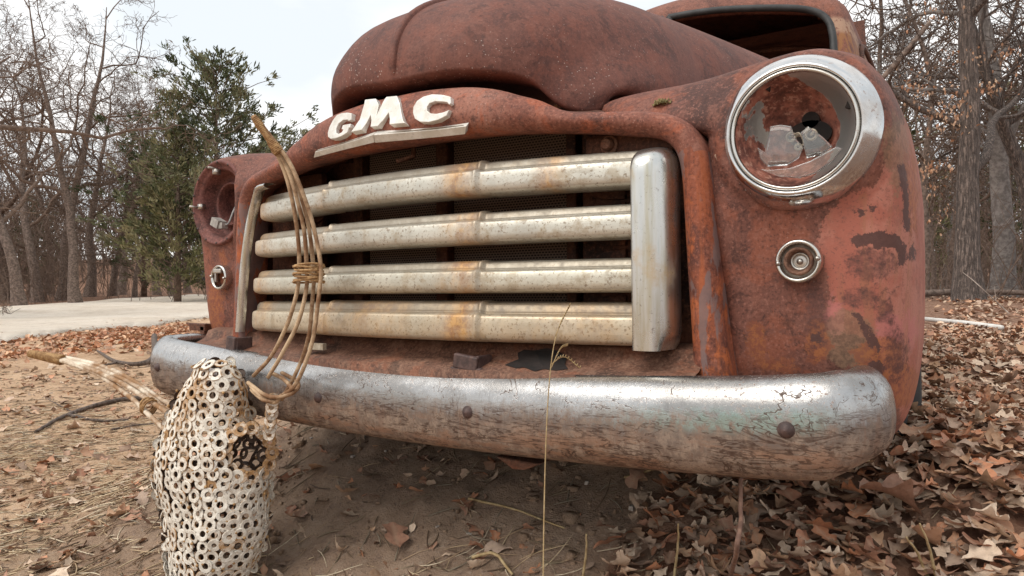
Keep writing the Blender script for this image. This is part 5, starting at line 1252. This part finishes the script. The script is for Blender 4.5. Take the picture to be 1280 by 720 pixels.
cedar(1190, 37, 39, 6.0, 2.2, 6, 'small cedar low behind the thick oak', m_ced2, GC)
cedar(45, 48, 40, 7, 2.2, 7, 'small ivy-green cedar among the left oaks', m_ced, GC)
# brown leaves still hanging on the right-hand oaks
P = []; r_ = np.random.default_rng(9)
for (px, py, dpt, n, sx, sy) in ((1150, 105, 12.6, 40, 30, 22), (1185, 145, 12.6, 55, 26, 22), (1165, 210, 13, 45, 20, 14), (1200, 130, 12.4, 20, 20, 40), (1235, 112, 12.8, 30, 26, 12), (1150, 235, 13.2, 30, 16, 20), (1195, 75, 13, 22, 30, 18), (1260, 70, 13, 22, 20, 20), (1180, 265, 13, 20, 25, 30), (1165, 20, 13, 25, 30, 20)):
    for _ in range(int(n*1.6)): P.append(atz(px+r_.normal(0, sx*.55), py+r_.normal(0, sy*.55), dpt+r_.normal(0, .35)))
P = np.array(P); N = len(P)
PAL0 = PAL.copy(); PAL[:] = np.array([(.40, .20, .11), (.46, .27, .17), (.34, .15, .08), (.50, .33, .22), (.38, .22, .14)]*2)
o = leaves('hanging_leaves', P, r_.uniform(.05, .10, N), r_.uniform(0, 6.28, N), r_.normal(1.2, .5, N), r_.normal(0, .6, N), 6, 3, r_); PAL[:] = PAL0
tag(o, 'orange brown dead leaves still hanging among the right-hand branches', 'leaves', kind='stuff')
# undergrowth and far wood
def thicket(name, spots, n, h0, h1, label, r=.012, seed=1, kids=3):
    g = np.random.default_rng(seed); b = MB()
    for i in range(n):
        px = g.uniform(*spots[0]); d = g.uniform(*spots[1])
        if 95 < px < 255 and d < 60 and g.uniform() < .8: continue
        p = np.array(place(px, d, -.05)); h = g.uniform(h0, h1); dr = np.array([g.normal(0, .28), g.normal(0, .28), 1.]); P = [p]
        for k in range(5): dr = dr+g.normal(0, .16, 3); dr /= np.linalg.norm(dr); P.append(P[-1]+dr*h/5)
        P = np.array(P); b.tube(P, np.linspace(r, r*.4, 6), 4, False)
        for k in range(kids):
            j = g.integers(1, 5); d2 = dr*.5+g.normal(0, .6, 3); d2 /= np.linalg.norm(d2); q = [P[j]]
            for m in range(3): d2 = d2+g.normal(0, .25, 3); d2 /= np.linalg.norm(d2); q.append(q[-1]+d2*h*.13)
            b.tube(q, [r*.55, r*.5, r*.4, r*.3], 3, False)
    o = b.obj(name, m_twig, None); return tag(o, label, 'undergrowth', kind='stuff')
thicket('undergrowth', ((-200, 420), (29, 42)), 620, 1.2, 4.2, 'grey brown brush and saplings along the far side of the gravel road', .015, 1, 5)
thicket('undergrowth', ((1060, 1500), (14, 34)), 520, .8, 3.4, 'grey brown brush and saplings under the right-hand trees', .011, 2, 5)
thicket('sapling_stand', ((-160, 240), (32, 50)), 190, 4, 10, 'thin bare saplings crowding between the left-hand oaks', .022, 7, 10)
thicket('far_wood', ((-250, 480), (58, 95)), 420, 6, 14, 'far bare wood closing the view beyond the clearing', .07, 3, 9)
thicket('far_wood', ((1020, 1600), (42, 90)), 420, 6, 14, 'far bare wood closing the view behind the right-hand trees', .06, 4, 9)
# small grey shed far beyond the road and the white pole at the right
c = np.array(place(243, 62, 0)); root = thing('shed', tuple(c), 'small grey shed with pale roof edge far beyond the road near the far headlight', 'shed')
th_ = R(33); Mx = Matrix.Rotation(th_, 3, 'Z')
c[2] = CAM[2]+(365.7-350)/FPX*62
b = MB(); b.box(c+np.array([0, 0, .75]), (1.5, 1.6, 1.5), Mx); b.obj('wall', simple('shed_wall', (.17, .18, .18), (.24, .25, .25), 3, .8), root, False)
b = MB(); b.box(c+np.array([0, 0, 1.56]), (1.9, 2.0, .12), Mx); b.obj('roof', simple('shed_roof', (.6, .58, .55), (.7, .68, .65), 3, .7), root, False)
b = MB(); b.tube([gp(1150, 403.5, .04), gp(1205, 409, .04), gp(1252, 417, .04)], .022, 8); tag(b.obj('white_pole', simple('white_paint', (.62, .60, .56), (.74, .72, .68), 8, .6), None), 'long white pole lying on the leaves behind the near fender', 'pole')
stick('fallen_branch', [([np.array(place(1130, 14.6, .16)), np.array(place(1200, 15, .2)), np.array(place(1290, 14.2, .18))], .09, .06)], 'dark fallen log lying across the foot of the right-hand oaks', 'log', m_bark)
stick('dry_sapling', [([gp(1300, 432, 0), atz(1270, 400, 9.), atz(1225, 358, 9.3), atz(1204, 341, 9.5)], .012, .004), ([atz(1245, 375, 9.2), atz(1243, 358, 9.2)], .006, .003)], 'thin pale leaning sapling in front of the thick oak', 'sapling', simple('pale_twig', (.30, .24, .2), (.42, .36, .31), 20, .9))
